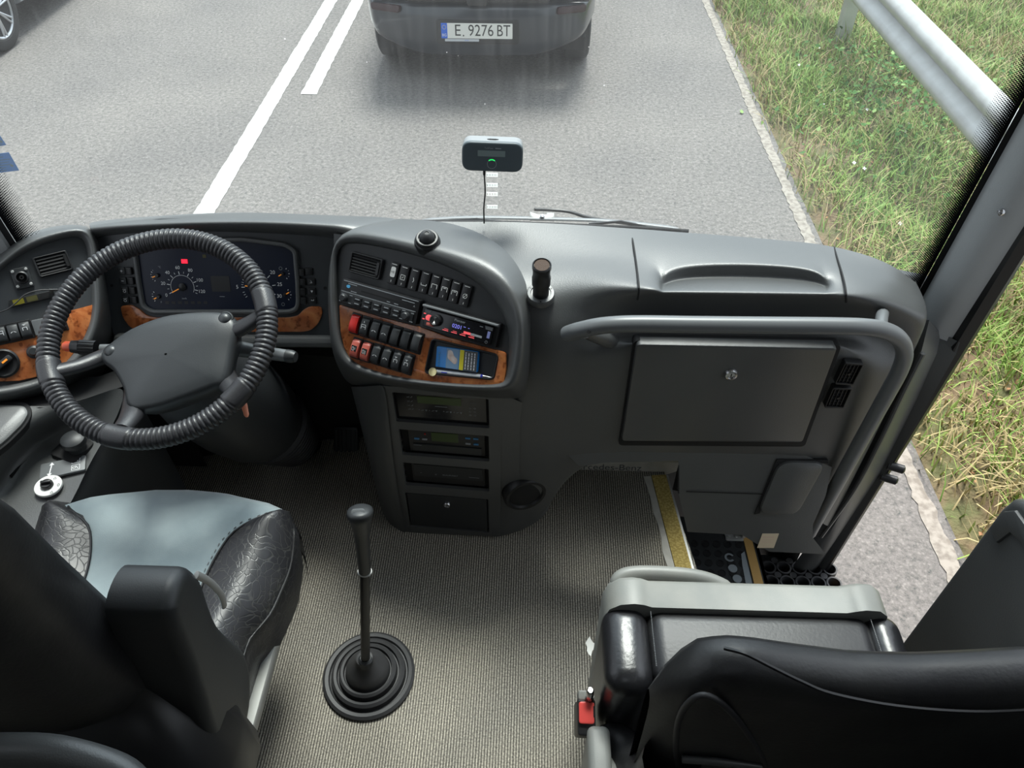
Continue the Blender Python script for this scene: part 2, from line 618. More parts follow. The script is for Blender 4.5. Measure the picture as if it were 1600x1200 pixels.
def asphalt(name, tint):
    m = mat(name, (0.2, 0.2, 0.2), 0.85, spec=0.3)
    N, L, B = nodes(m)
    tc = N.new('ShaderNodeTexCoord')
    nz = N.new('ShaderNodeTexNoise'); nz.inputs['Scale'].default_value = 38; nz.inputs['Detail'].default_value = 9; nz.inputs['Roughness'].default_value = 0.82
    L.new(tc.outputs['Object'], nz.inputs['Vector'])
    r = N.new('ShaderNodeValToRGB')
    e = r.color_ramp.elements
    e[0].position = 0.33; e[0].color = (0.07 * tint[0], 0.10 * tint[1], 0.10 * tint[2], 1)
    e[1].position = 0.68; e[1].color = (0.40 * tint[0], 0.40 * tint[1], 0.40 * tint[2], 1)
    x = e.new(0.45); x.color = (0.225 * tint[0], 0.225 * tint[1], 0.225 * tint[2], 1)
    L.new(nz.outputs['Fac'], r.inputs['Fac'])
    vo = N.new('ShaderNodeTexVoronoi'); vo.inputs['Scale'].default_value = 60
    L.new(tc.outputs['Object'], vo.inputs['Vector'])
    rv = N.new('ShaderNodeValToRGB')
    rv.color_ramp.elements[0].position = 0.0; rv.color_ramp.elements[0].color = (1.35, 1.35, 1.33, 1)
    rv.color_ramp.elements[1].position = 0.42; rv.color_ramp.elements[1].color = (0.92, 0.92, 0.92, 1)
    L.new(vo.outputs['Distance'], rv.inputs['Fac'])
    big = N.new('ShaderNodeTexNoise'); big.inputs['Scale'].default_value = 0.9; big.inputs['Detail'].default_value = 6
    L.new(tc.outputs['Object'], big.inputs['Vector'])
    rb = N.new('ShaderNodeValToRGB')
    rb.color_ramp.elements[0].position = 0.3; rb.color_ramp.elements[0].color = (0.86, 0.86, 0.87, 1)
    rb.color_ramp.elements[1].position = 0.7; rb.color_ramp.elements[1].color = (1.12, 1.11, 1.09, 1)
    L.new(big.outputs['Fac'], rb.inputs['Fac'])
    a = N.new('ShaderNodeMixRGB'); a.blend_type = 'MULTIPLY'; a.inputs[0].default_value = 1
    b2 = N.new('ShaderNodeMixRGB'); b2.blend_type = 'MULTIPLY'; b2.inputs[0].default_value = 1
    L.new(r.outputs[0], a.inputs[1]); L.new(rv.outputs[0], a.inputs[2])
    L.new(a.outputs[0], b2.inputs[1]); L.new(rb.outputs[0], b2.inputs[2])
    L.new(b2.outputs[0], B.inputs['Base Color'])
    bp = N.new('ShaderNodeBump'); bp.inputs['Strength'].default_value = 0.5; bp.inputs['Distance'].default_value = 0.006
    L.new(nz.outputs['Fac'], bp.inputs['Height']); L.new(bp.outputs[0], B.inputs['Normal'])
    return m


M['asphalt'] = asphalt('asphalt', (0.635, 0.592, 0.565))
M['asphalt_pink'] = asphalt('worn_shoulder', (1.35, 1.18, 1.10))


# blue grey seat cloth
M['cloth'] = mat('seat_cloth', (0.20, 0.25, 0.27), 0.85, spec=0.2, sheen=0.4, var=(6, (0.31, 0.365, 0.38), 0.38, 0.66), bump=(500, 0.3, 0.001))
# worn cracked leather
def cracked():
    m = mat('worn_leather', (0.02, 0.02, 0.022), 0.38, spec=0.55)
    N, L, B = nodes(m)
    tc = N.new('ShaderNodeTexCoord')
    vo = N.new('ShaderNodeTexVoronoi'); vo.feature = 'DISTANCE_TO_EDGE'; vo.inputs['Scale'].default_value = 62
    n0 = N.new('ShaderNodeTexNoise'); n0.inputs['Scale'].default_value = 12
    L.new(tc.outputs['Object'], n0.inputs['Vector'])
    ad = N.new('ShaderNodeMixRGB'); ad.blend_type = 'ADD'; ad.inputs[0].default_value = 0.10
    L.new(tc.outputs['Object'], ad.inputs[1]); L.new(n0.outputs['Color'], ad.inputs[2])
    L.new(ad.outputs[0], vo.inputs['Vector'])
    r = N.new('ShaderNodeValToRGB')
    r.color_ramp.elements[0].position = 0.0; r.color_ramp.elements[0].color = (0.050, 0.050, 0.048, 1)
    r.color_ramp.elements[1].position = 0.06; r.color_ramp.elements[1].color = (0.018, 0.018, 0.021, 1)
    L.new(vo.outputs['Distance'], r.inputs['Fac'])
    L.new(r.outputs[0], B.inputs['Base Color'])
    r2 = N.new('ShaderNodeValToRGB')
    r2.color_ramp.elements[0].color = (0, 0, 0, 1)
    r2.color_ramp.elements[1].position = 0.08; r2.color_ramp.elements[1].color = (1, 1, 1, 1)
    L.new(vo.outputs['Distance'], r2.inputs['Fac'])
    bp = N.new('ShaderNodeBump'); bp.inputs['Strength'].default_value = 0.22; bp.inputs['Distance'].default_value = 0.0015
    L.new(r2.outputs[0], bp.inputs['Height']); L.new(bp.outputs[0], B.inputs['Normal'])
    return m


M['worn'] = cracked()


def glass(name, haze, gloss=0.05, tint=(0.97, 0.985, 0.98)):
    m = bpy.data.materials.new(name)
    m.use_nodes = True
    N, L = m.node_tree.nodes, m.node_tree.links
    N.clear()
    out = N.new('ShaderNodeOutputMaterial')
    tr = N.new('ShaderNodeBsdfTransparent'); tr.inputs[0].default_value = (*tint, 1)
    gl = N.new('ShaderNodeBsdfGlossy'); gl.inputs['Roughness'].default_value = 0.02
    df = N.new('ShaderNodeBsdfTranslucent'); df.inputs[0].default_value = (0.9, 0.92, 0.93, 1)
    m1 = N.new('ShaderNodeMixShader'); m1.inputs[0].default_value = haze
    if haze > 0.02:          # wiper film, dried run-down streaks and specks of dirt
        tc = N.new('ShaderNodeTexCoord')
        mp = N.new('ShaderNodeMapping'); mp.inputs['Scale'].default_value = (60, 60, 3)
        L.new(tc.outputs['Object'], mp.inputs[0])
        n1 = N.new('ShaderNodeTexNoise'); n1.inputs['Scale'].default_value = 1.5; n1.inputs['Detail'].default_value = 4
        L.new(mp.outputs[0], n1.inputs['Vector'])
        r1 = N.new('ShaderNodeMapRange'); r1.inputs[1].default_value = 0.45; r1.inputs[2].default_value = 0.75; r1.inputs[3].default_value = haze; r1.inputs[4].default_value = haze * 1.6
        L.new(n1.outputs['Fac'], r1.inputs[0])
        v1 = N.new('ShaderNodeTexVoronoi'); v1.inputs['Scale'].default_value = 26
        L.new(tc.outputs['Object'], v1.inputs['Vector'])
        sp = N.new('ShaderNodeSeparateColor'); L.new(v1.outputs['Color'], sp.inputs[0])
        g1 = N.new('ShaderNodeMath'); g1.operation = 'MULTIPLY'; g1.inputs[1].default_value = 0.045
        L.new(sp.outputs[0], g1.inputs[0])
        g2 = N.new('ShaderNodeMath'); g2.operation = 'LESS_THAN'
        L.new(v1.outputs['Distance'], g2.inputs[0]); L.new(g1.outputs[0], g2.inputs[1])
        g3 = N.new('ShaderNodeMath'); g3.operation = 'MULTIPLY'; g3.inputs[1].default_value = 0.35
        L.new(g2.outputs[0], g3.inputs[0])
        g4 = N.new('ShaderNodeMath'); g4.operation = 'ADD'
        L.new(r1.outputs[0], g4.inputs[0]); L.new(g3.outputs[0], g4.inputs[1])
        L.new(g4.outputs[0], m1.inputs[0])
    L.new(tr.outputs[0], m1.inputs[1]); L.new(df.outputs[0], m1.inputs[2])
    m2 = N.new('ShaderNodeMixShader')
    fr = N.new('ShaderNodeFresnel'); fr.inputs[0].default_value = 1.25
    L.new(fr.outputs[0], m2.inputs[0])
    L.new(m1.outputs[0], m2.inputs[1]); L.new(gl.outputs[0], m2.inputs[2])
    L.new(m2.outputs[0], out.inputs[0])
    return m


M['glass'] = glass('dusty_windscreen', 0.027, tint=(0.87, 0.94, 0.95))
M['clear'] = glass('clear_glass', 0.01)

# ================================================================== THE ROAD
b = MB()
b.add([(-14, -4, 0), (1.66, -4, 0), (1.66, 16, 0), (-14, 16, 0)], [(0, 1, 2, 3)])
struct(b.build('road', M['asphalt'], fix=False))
def marking(name, x0, x1, y0, y1, jag=0.004, z=0.004, m='paint'):
    n = int((y1 - y0) / 0.035) + 1
    b = MB()
    r0, r1 = [], []
    for i in range(n + 1):
        y = y0 + (y1 - y0) * i / n
        r0.append(Vector((x0 + random.uniform(-jag, jag), y, z)))
        r1.append(Vector((x1 + random.uniform(-jag, jag), y, z)))
    b.grid([r0, r1])
    o = b.build(name, M[m], fix=False)
    return o


tag(marking('lane_line', -2.055, -1.935, -3, 15), 'solid white line painted along the middle of the road', 'road marking', kind='structure')
tag(marking('lane_line', -1.80, -1.68, 5.68, 15), 'shorter white line that ends beside the solid line', 'road marking', kind='structure')
tag(marking('edge_line', 1.560, 1.625, -3, 15, 0.008, m='worn_paint'), 'worn pale line along the grassy edge of the road', 'road marking', kind='structure')

# verge: bumpy soil, then grass blades standing on it
def verge_z(x, y):
    e = np.clip((x - 1.62) / 0.5, 0, 1)
    return e * (0.02 + 0.03 * np.sin(x * 2.1 + y * 1.3) + 0.02 * np.sin(y * 4.3 - x * 3.1) + 0.012 * np.sin(x * 9 + y * 7)) + np.clip(x - 3.0, 0, 9) * 0.12 - 0.004


b = MB()
rows = []
for i in range(120):
    y = -2 + 14 * i / 119
    row = []
    for j in range(60):
        x = 1.64 + 6.5 * (j / 59) ** 1.4
        if j == 0:
            x += 0.015 * math.sin(y * 5.1) + 0.012 * math.sin(y * 13)
        row.append(Vector((x, y, float(verge_z(np.array(x), np.array(y))))))
    rows.append(row)
b.grid(rows)
struct(b.build('verge_ground', M['soil'], fix=False))


def blades(name, n, mats, wts, xr, yr, hr, keep, label, cat, wid=0.0035):
    x = rng.uniform(*xr, n * 3); y = rng.uniform(*yr, n * 3)
    dens = keep(x, y)
    ok = rng.uniform(0, 1, n * 3) < dens
    x, y = x[ok][:n], y[ok][:n]
    n = len(x)
    z = verge_z(x, y)
    h = rng.uniform(hr[0], hr[1], n) * (0.65 + 0.5 * (0.5 + 0.5 * np.sin(x * 5 + 1.7 * np.sin(y * 3))))
    a = rng.uniform(0, 2 * np.pi, n)
    lean = rng.uniform(0.25, 1.1, n)
    w = wid * rng.uniform(0.7, 1.4, n)
    dx, dy = np.cos(a), np.sin(a)
    sx, sy = -dy * w, dx * w
    V5 = np.zeros((n, 5, 3))
    for k, (t, ws) in enumerate(((0, 1), (0, -1), (0.55, -0.8), (0.55, 0.8), (1, 0))):
        out = h * lean * t * t
        V5[:, k, 0] = x + dx * out + sx * ws
        V5[:, k, 1] = y + dy * out + sy * ws
        V5[:, k, 2] = z + h * (t - 0.28 * lean * t * t)
    me = bpy.data.meshes.new(name)
    base = (np.arange(n) * 5)[:, None]
    faces = []
    q = (base + np.array([0, 1, 2, 3])[None]).tolist()
    t3 = (base + np.array([3, 2, 4])[None]).tolist()
    me.from_pydata(V5.reshape(-1, 3).tolist(), [], q + t3)
    for m in mats:
        me.materials.append(m)
    patch = 0.5 + 0.5 * np.sin(x * 3.1 + 2 * np.sin(y * 1.9)) * np.cos(y * 2.3 + x)
    p = rng.uniform(0, 1, n)
    dry = np.clip(wts[2] * (0.3 + 1.5 * (1 - patch)) + 0.25 * np.exp(-((x - 1.75) / 0.18) ** 2), 0, 1)
    mi = np.where(p < dry, 2, np.where(p < dry + (1 - dry) * wts[0], 0, 1)).astype(np.int32)
    me.polygons.foreach_set('material_index', np.concatenate([mi, mi]))
    me.shade_smooth()
    ob = bpy.data.objects.new(name, me)
    COL.objects.link(ob)
    return tag(ob, label, cat, kind='stuff')


def keep_grass(x, y):
    c = 0.5 + 0.5 * np.sin(x * 3.7 + 1.3 * np.sin(y * 2.7)) * np.sin(y * 3.1 + x * 1.1)
    near = np.where(y < 3.2, 0.85, 1.0)
    return np.clip((0.22 + 0.9 * c) * near * np.clip((x - 1.60) / 0.25, 0, 1), 0, 1)


blades('grass', 70000, [M['g1'], M['g2'], M['g3']], (0.5, 0.5, 0.30), (1.62, 4.6), (0.9, 9.0), (0.05, 0.19), keep_grass,
       'green and straw coloured roadside grass beyond the road edge', 'grass')
# dead leaves and stalks on the soil
b = MB()
for i in range(2600):
    x, y = random.uniform(1.75, 5.0), random.uniform(1.0, 9.0)
    z = float(verge_z(np.array(x), np.array(y))) + random.uniform(0.004, 0.02)
    f = Frame((x, y, z), (random.uniform(-.5, .5), random.uniform(-.5, .5), 1), (random.uniform(-1, 1), random.uniform(-1, 1), 0.1))
    s_ = random.uniform(0.008, 0.022)
    if random.random() < 0.6:
        b.add([f.w(-s_, 0), f.w(0, -s_ * .5), f.w(s_, 0), f.w(0, s_ * .5, s_ * .3)], [(0, 1, 2, 3)], 0)
    else:
        l_ = random.uniform(0.04, 0.12)
        b.add([f.w(-l_, 0.001), f.w(-l_, -0.001), f.w(l_, -0.001, .01), f.w(l_, 0.001, .01)], [(0, 1, 2, 3)], 1)
tag(b.build('leaf_litter', [M['litter'], M['g3']], fix=False), 'brown dead leaves and dry stalks lying on the verge', 'leaf litter', kind='stuff')
# leafy weeds by the guard rail
b = MB()
for i in range(1500):
    px, py = random.gauss(0, 0.34), random.gauss(0, 0.42)
    x, y = 2.72 + px * 1.1, 5.6 + py * 1.4
    r_ = math.exp(-(px * px / 0.12 + py * py / 0.2) / 2)
    z = float(verge_z(np.array(x), np.array(y))) + random.uniform(0.02, 0.12 + 0.16 * r_)
    f = Frame((x, y, z), (random.uniform(-.8, .8), random.uniform(-.8, .8), 1), (random.uniform(-1, 1), random.uniform(-1, 1), 0.1))
    s_ = random.uniform(0.012, 0.028)
    b.add([f.w(-s_, 0), f.w(-.3 * s_, -.6 * s_), f.w(s_, 0, -.2 * s_), f.w(-.3 * s_, .6 * s_)], [(0, 1, 2, 3)], 0 if random.random() < .75 else 1)
tag(b.build('weeds', [M['leaf'], M['g1']], fix=False), 'dark green broad-leaved weeds under the guard rail', 'weeds', kind='stuff')
b = MB()
for i in range(26):
    x, y = random.uniform(1.9, 3.4), random.uniform(2.2, 7.0)
    z = float(verge_z(np.array(x), np.array(y))) + random.uniform(0.03, 0.1)
    f = Frame((x, y, z), (0, -0.5, 1), (0, 1, 0.1))
    for k in range(4):
        a = k * math.pi / 2
        b.prism(f, circle(0.007 * math.cos(a), 0.007 * math.sin(a), 0.006, 6), 0, 0.001)
tag(b.build('blossoms', M['petal'], fix=False), 'tiny white flower heads scattered through the verge grass', 'flowers', kind='stuff')

# guard rail
gr = thing('guard_rail', 'galvanised steel guard rail on posts along the grassy verge', 'guard rail', (2.5, 5, 0))
prof = [(0.00, 0.755), (-0.012, 0.748), (-0.05, 0.715), (-0.068, 0.69), (-0.068, 0.66), (-0.05, 0.635), (-0.012, 0.605), (0.0, 0.59),
        (-0.012, 0.575), (-0.05, 0.545), (-0.068, 0.52), (-0.068, 0.49), (-0.05, 0.465), (-0.012, 0.437), (0.0, 0.43)]
b = MB()
b.grid([[Vector((2.49 + x, y, z)) for x, z in prof] for y in (-2, 2, 4, 6, 9, 14)])
b.build('beam', M['galv'], gr, solid=0.005)
for y in (-0.6, 2.7, 6.75, 10.8):
    b = MB()
    b.wbox(2.50, 2.512, y - 0.05, y + 0.05, -0.2, 0.70)
    b.wbox(2.512, 2.60, y - 0.05, y - 0.042, -0.2, 0.70)
    b.wbox(2.512, 2.60, y + 0.042, y + 0.05, -0.2, 0.70)
    b.build('post', M['galv'], gr)
for y in (2.7, 6.75, 10.8):
    b = MB()
    b.lathe(Frame((2.485, y, 0.59), (-1, 0, 0)), [(0.016, 0), (0.016, 0.01), (0.008, 0.014), (0, 0.014)], seg=10)
    b.build('bolt', M['galv'], gr)

# ------------------------------------------------------------------ the car ahead
car = thing('car', 'black car waiting ahead on the road, seen by its rear bumper', 'car', (-0.45, 6.6, 0))
CXC = -0.44
def bump_y(x):       # rear bumper plan curve
    t = (x - CXC) / 0.835
    return 5.80 + 0.10 * abs(t) ** 2.5 + 0.22 * max(0, abs(t) - 0.82) / 0.18


b = MB()
zs = [(0.235, 0.10, 0.90), (0.25, 0.045, 0.955), (0.29, 0.018, 0.985), (0.36, 0.004, 1.0), (0.44, 0.0, 1.0), (0.53, 0.004, 1.0), (0.58, 0.012, 1.0), (0.605, 0.03, 1.0), (0.615, 0.06, 1.0)]
rows = []
for z, off, ws in zs:
    row = []
    for i in range(-30, 31):
        t = i / 30
        tt = math.copysign(abs(t) ** 0.85, t)
        x = CXC + 0.862 * ws * tt
        y = 5.80 + off + 0.09 * abs(tt) ** 2.2 + 0.30 * (max(0, abs(tt) - 0.86) / 0.14) ** 2
        lift = 0.15 * max(0, (abs(tt) - 0.45) / 0.55) ** 1.6
        row.append(Vector((x, y, 0.615 - (0.615 - z) * (0.38 - lift) / 0.38)))
    ze = 0.615 - (0.615 - z) * 0.23 / 0.38
    row = [Vector((CXC - 0.862 * ws - 0.004, 6.34, ze))] + row + [Vector((CXC + 0.862 * ws + 0.004, 6.34, ze))]
    rows.append(row)
b.grid(rows)
bumper = b.build('rear_bumper', M['carpaint'], car)
# body above the bumper
b = MB()
sec = [(0.612, 5.87, 0.80), (0.66, 5.83, 0.80), (0.80, 5.80, 0.80), (0.98, 5.84, 0.79), (1.04, 5.90, 0.77), (1.36, 6.20, 0.64), (1.44, 6.34, 0.58), (1.47, 6.9, 0.58), (1.45, 7.6, 0.58), (1.02, 8.5, 0.75), (0.95, 9.4, 0.78), (0.6, 9.75, 0.76), (0.25, 9.7, 0.74)]
rows = [[Vector((CXC + w * t, y + 0.05 * abs(t) ** 3, z)) for t in (-1, -.9, -.6, 0, .6, .9, 1)] for z, y, w in sec]
b.grid(rows)
b.build('body_shell', M['carpaint'], car)
b = MB()
for sx in (-1, 1):
    rows = []
    for y in (6.34, 6.7, 7.2, 8.0, 8.8, 9.3, 9.7):
        top = interp(y, [5.8, 6.2, 6.35, 7.6, 8.5, 9.4, 9.75], [1.0, 1.36, 1.44, 1.45, 1.02, 0.95, 0.6])
        rows.append([Vector((CXC + sx * (0.862 - 0.30 * max(0, z - 0.95) / 0.5), y, z)) for z in (0.28 if y > 6.9 else 0.62, 0.66, 0.75, min(0.95, top), top)])
    b.grid(rows)
b.build('side_panel', M['carpaint'], car)
b = MB()
b.wbox(CXC - 0.8, CXC + 0.8, 6.1, 9.5, 0.2, 0.3)
b.build('underbody', M['blackm'], car)
fr_ = Frame((CXC, 5.79, 0.82), (0, -1, 0.12))
b = MB()
b.prism(Frame((CXC, 6.03, 1.2), (0, -0.74, 0.67)), rounded([(-.70, -.20), (.70, -.20), (.58, .20), (-.58, .20)], .06), -0.01, 0.004)
b.build('rear_window', M['gloss'], car)
# tailgate lower edge with its handle recess, corner lamps
b = MB()
b.prism(Frame((CXC, 5.815, 0.655), (0, -1, 0.2)), rounded([(-.50, -.022), (.50, -.022), (.56, .03), (-.56, .03)], .02), -0.01, 0.012, 0.006)
b.build('tailgate_strip', M['gloss'], car)
b = MB()
b.prism(Frame((CXC, 5.80, 0.638), (0, -1, 0.1)), rounded([(-.065, -.02), (.065, -.02), (.08, .02), (-.08, .02)], .01), -0.01, 0.018, 0.004)
b.build('boot_handle', M['black'], car)
for sx in (-1, 1):
    b = MB()
    f = Frame((CXC + sx * 0.67, 5.855, 0.575), (sx * 0.35, -1, 0.25))
    b.prism(f, rounded([(-.11, -.022), (.11, -.022), (.12, .028), (-.10 if sx > 0 else -.12, .028)], .02), -0.02, 0.016, 0.006)
    b.build('reflector_strip', M['lampred'], car)
# plate recess, plate, dealer frame
pf = Frame((CXC, 5.797, 0.44), (0, -1, 0.12))
cx0 = (Vector(aty(745, 46, 5.79)).x - CXC)
b = MB()
b.prism(pf, rrect(cx0 + 0.005, -0.006, 0.60, 0.165, 0.02), -0.01, 0.004, 0.003)
b.build('plate_recess', M['black'], car)
b = MB()
b.prism(pf, rrect(cx0, 0, 0.53, 0.118, 0.008), 0.003, 0.012, 0.002, mi=0)
plate = b.build('number_plate', [M['ink']], car)
b = MB()
b.prism(pf, rrect(cx0, 0.004, 0.520, 0.104, 0.006), 0.011, 0.0135, 0)
pw = b.build('plate_face', [M['plate']], plate)
b = MB()
b.prism(pf, rrect(cx0 - 0.2375, 0.004, 0.045, 0.104, 0.004), 0.013, 0.0145, 0, mi=0)
for k in range(12):
    a = k * math.pi / 6
    b.prism(pf, circle(cx0 - 0.2375 + 0.013 * math.cos(a), 0.028 + 0.013 * math.sin(a), 0.0022, 5), 0.0144, 0.015, mi=1)
b.text(pf, 'BG', cx0 - 0.2375, -0.026, 0.026, 0.0152, 2)
b.build('country_band', [M['plate_blue'], M['yellow'], M['white']], plate)
b = MB()
b.text(pf, 'E', cx0 - 0.140, 0.004, 0.110, 0.0142, 0, sx=0.92)
b.prism(pf, circle(cx0 - 0.098, -0.028, 0.0055, 10), 0.0135, 0.0145)
b.build('plate_letter', [M['ink']], plate)
b = MB()
b.text(pf, '9276', cx0 + 0.030, 0.004, 0.110, 0.0142, 0, sx=0.86)
b.build('plate_number', [M['ink']], plate)
b = MB()
b.text(pf, 'BT', cx0 + 0.194, 0.004, 0.110, 0.0142, 0, sx=0.80)
b.build('plate_letter', [M['ink']], plate)
b = MB()
b.prism(pf, rrect(cx0 - 0.11, -0.060, 0.25, 0.017, 0.004), 0.011, 0.0135, 0, mi=0)
b.text(pf, 'www.', cx0 - 0.09, -0.060, 0.013, 0.0138, 1, align='LEFT')
b.build('dealer_frame', [M['silver'], M['plate_blue']], plate)
for sx, ty in ((-1, 0), (1, 0)):
    for yy in (6.52, 9.0):
        f = Frame((CXC + sx * 0.855, yy, 0.30), (sx, 0, 0))
        b = MB()
        b.lathe(f, [(0.19, -0.21), (0.27, -0.21), (0.297, -0.195), (0.302, -0.17), (0.302, -0.045), (0.295, -0.02), (0.27, -0.005), (0.2, -0.005), (0.19, -0.02)], seg=40)
        ty_ = b.build('tyre', M['tyre'], car)
        b = MB()
        b.lathe(f, [(0.0, -0.19), (0.19, -0.19), (0.19, -0.02), (0.17, -0.03), (0.05, -0.02), (0, -0.02)], seg=30)
        b.build('wheel_disc', M['alloy'], ty_)
b = MB()
b.tube([(CXC + 0.3, 6.05, 0.25), (CXC + 0.3, 6.4, 0.27)], 0.028, 12)
b.build('exhaust_pipe', M['alu'], car)

# ------------------------------------------------------------------ the passing car at the left
car2 = thing('car', 'silver car on the far side of the road, its spoked front wheel in view', 'car', (-5.5, 8.3, 0))
wx = -4.44
f = Frame((wx - 0.0, 6.50, 0.31), (1, 0, 0))
b = MB()
b.lathe(f, [(0.215, -0.20), (0.28, -0.20), (0.305, -0.18), (0.31, -0.15), (0.31, -0.04), (0.30, -0.012), (0.275, 0.0), (0.23, -0.004), (0.215, -0.02)], seg=48)
t2 = b.build('tyre', M['tyre'], car2)
b = MB()
b.lathe(f, [(0.222, -0.17), (0.222, -0.008), (0.212, -0.004), (0.200, -0.012), (0.200, -0.17)], seg=48)
for k in range(7):
    a = 2 * math.pi * k / 7 + 0.2
    for d_ in (-0.10, 0.10):
        p0 = f.w(0.045 * math.cos(a), 0.045 * math.sin(a), -0.018)
        p1 = f.w(0.207 * math.cos(a + d_), 0.207 * math.sin(a + d_), -0.014)
        b.tube([p0, p1], [0.012, 0.010], 6)
b.lathe(f, [(0.06, -0.06), (0.06, -0.02), (0.045, -0.008), (0, -0.006)], seg=20)
b.build('alloy_rim', M['alloy'], t2)
b = MB()
b.lathe(f, [(0.0, -0.12), (0.20, -0.12), (0.20, -0.10), (0, -0.10)], seg=30)
b.build('brake_disc', M['blackm'], t2)
f2 = Frame((wx, 9.4, 0.31), (1, 0, 0))
b = MB()
b.lathe(f2, [(0.0, -0.20), (0.28, -0.20), (0.31, -0.15), (0.31, -0.04), (0.275, 0.0), (0.21, -0.02), (0, -0.02)], seg=40)
b.build('tyre', M['tyre'], car2)
b = MB()
# body side profile (y, z) with wheel arches, extruded across the car
pr = [(5.65, 0.40), (5.7, 0.25), (6.12, 0.22)]
pr += [(6.52 + 0.37 * math.cos(a), 0.31 + 0.37 * math.sin(a)) for a in np.linspace(math.pi + .2, -0.2, 14)]
pr += [(7.3, 0.22), (8.9, 0.22)]
pr += [(9.4 + 0.37 * math.cos(a), 0.31 + 0.37 * math.sin(a)) for a in np.linspace(math.pi + .2, -0.2, 14)]
pr += [(10.1, 0.25), (10.2, 0.6), (10.1, 0.95), (9.5, 1.42), (8.0, 1.46), (6.9, 0.98), (5.8, 0.80)]
ff = Frame((wx - 0.01, 0, 0), (1, 0, 0))
b.prism(ff, [(y, z) for y, z in pr], -1.72, 0.0, 0.04)
b.build('body_shell', M['carpaint2'], car2)
b = MB()
b.prism(ff, rounded([(7.35, 1.0), (9.6, 1.0), (9.2, 1.36), (8.05, 1.38)], .05), 0.0, 0.006)
b.build('side_window', M['gloss'], car2)

# ================================================================== THE COACH: shell, floor, glass
FZ = 0.75
b = MB()
f = Frame((0, 0, FZ), (0, 0, 1), (0, 1, 0))
b.prism(f, [(-1.24, -4.0), (1.05, -4.0), (1.05, 0.42), (0.505, 0.42), (0.475, 0.95), (0.398, 1.435), (0.39, 1.62), (-1.24, 1.62)], -0.05, 0.0)
struct(b.build('floor', M['carpet'], fix=False, origin=(0, 0, 0)))
b = MB()
b.wbox(-1.24, -1.20, -4, 1.55, 0.3, 1.42)
b.wbox(-1.24, -1.20, -4, 0.15, 1.42, 1.75)
b.wbox(-1.24, -1.20, -4, 1.35, 2.75, 3.05)
b.wbox(-1.24, -1.20, -4, 0.10, 1.6, 2.8)  # unseen panel over the rear windows, added to cut light from behind
struct(b.build('wall_left', M['bus']))
b = MB()
b.wbox(0.985, 1.03, -4, 0.35, 0.3, 1.75)
b.wbox(0.985, 1.03, -4, 1.35, 2.75, 3.05)
b.wbox(0.985, 1.03, -4, 0.20, 1.6, 2.8)  # same added panel on this side, unseen, blocking rear window light
struct(b.build('wall_right', M['bus']))
b = MB()
for x0, x1, y0, y1 in ((-1.24, 1.03, -4, -1.15), (-1.24, 1.03, -0.55, 1.40), (-1.24, -0.55, -1.15, -0.55), (0.35, 1.03, -1.15, -0.55)):  # gap is an unseen roof hatch, added to bring fill light to the dash
    b.wbox(x0, x1, y0, y1, 3.05, 3.10)
struct(b.build('ceiling', M['bus']))
b = MB()
b.wbox(-1.24, 1.03, -4.05, -4.0, 0.7, 3.1)
struct(b.build('wall_back', M['bus']))


def ws_y(x, z):          # windscreen: bowed in plan, leaning back a little
    t = (x + 0.10) / 1.0
    return 1.555 - 0.155 * abs(t) ** 2.4 - 0.10 * (z - 1.5)


xs = np.linspace(-1.15, 0.884, 40)
b = MB()
b.grid([[Vector((x, ws_y(x, 1.45) + 0.02, z)) for x in xs] for z in (0.25, 0.8, 1.30, 1.47)])
struct(b.build('wall_front', M['dark'], solid=0.02))
b = MB()
b.grid([[Vector((x, ws_y(x, z), z)) for x in xs] for z in np.linspace(1.44, 3.05, 14)])
struct(b.build('window_1', M['glass'], fix=False))


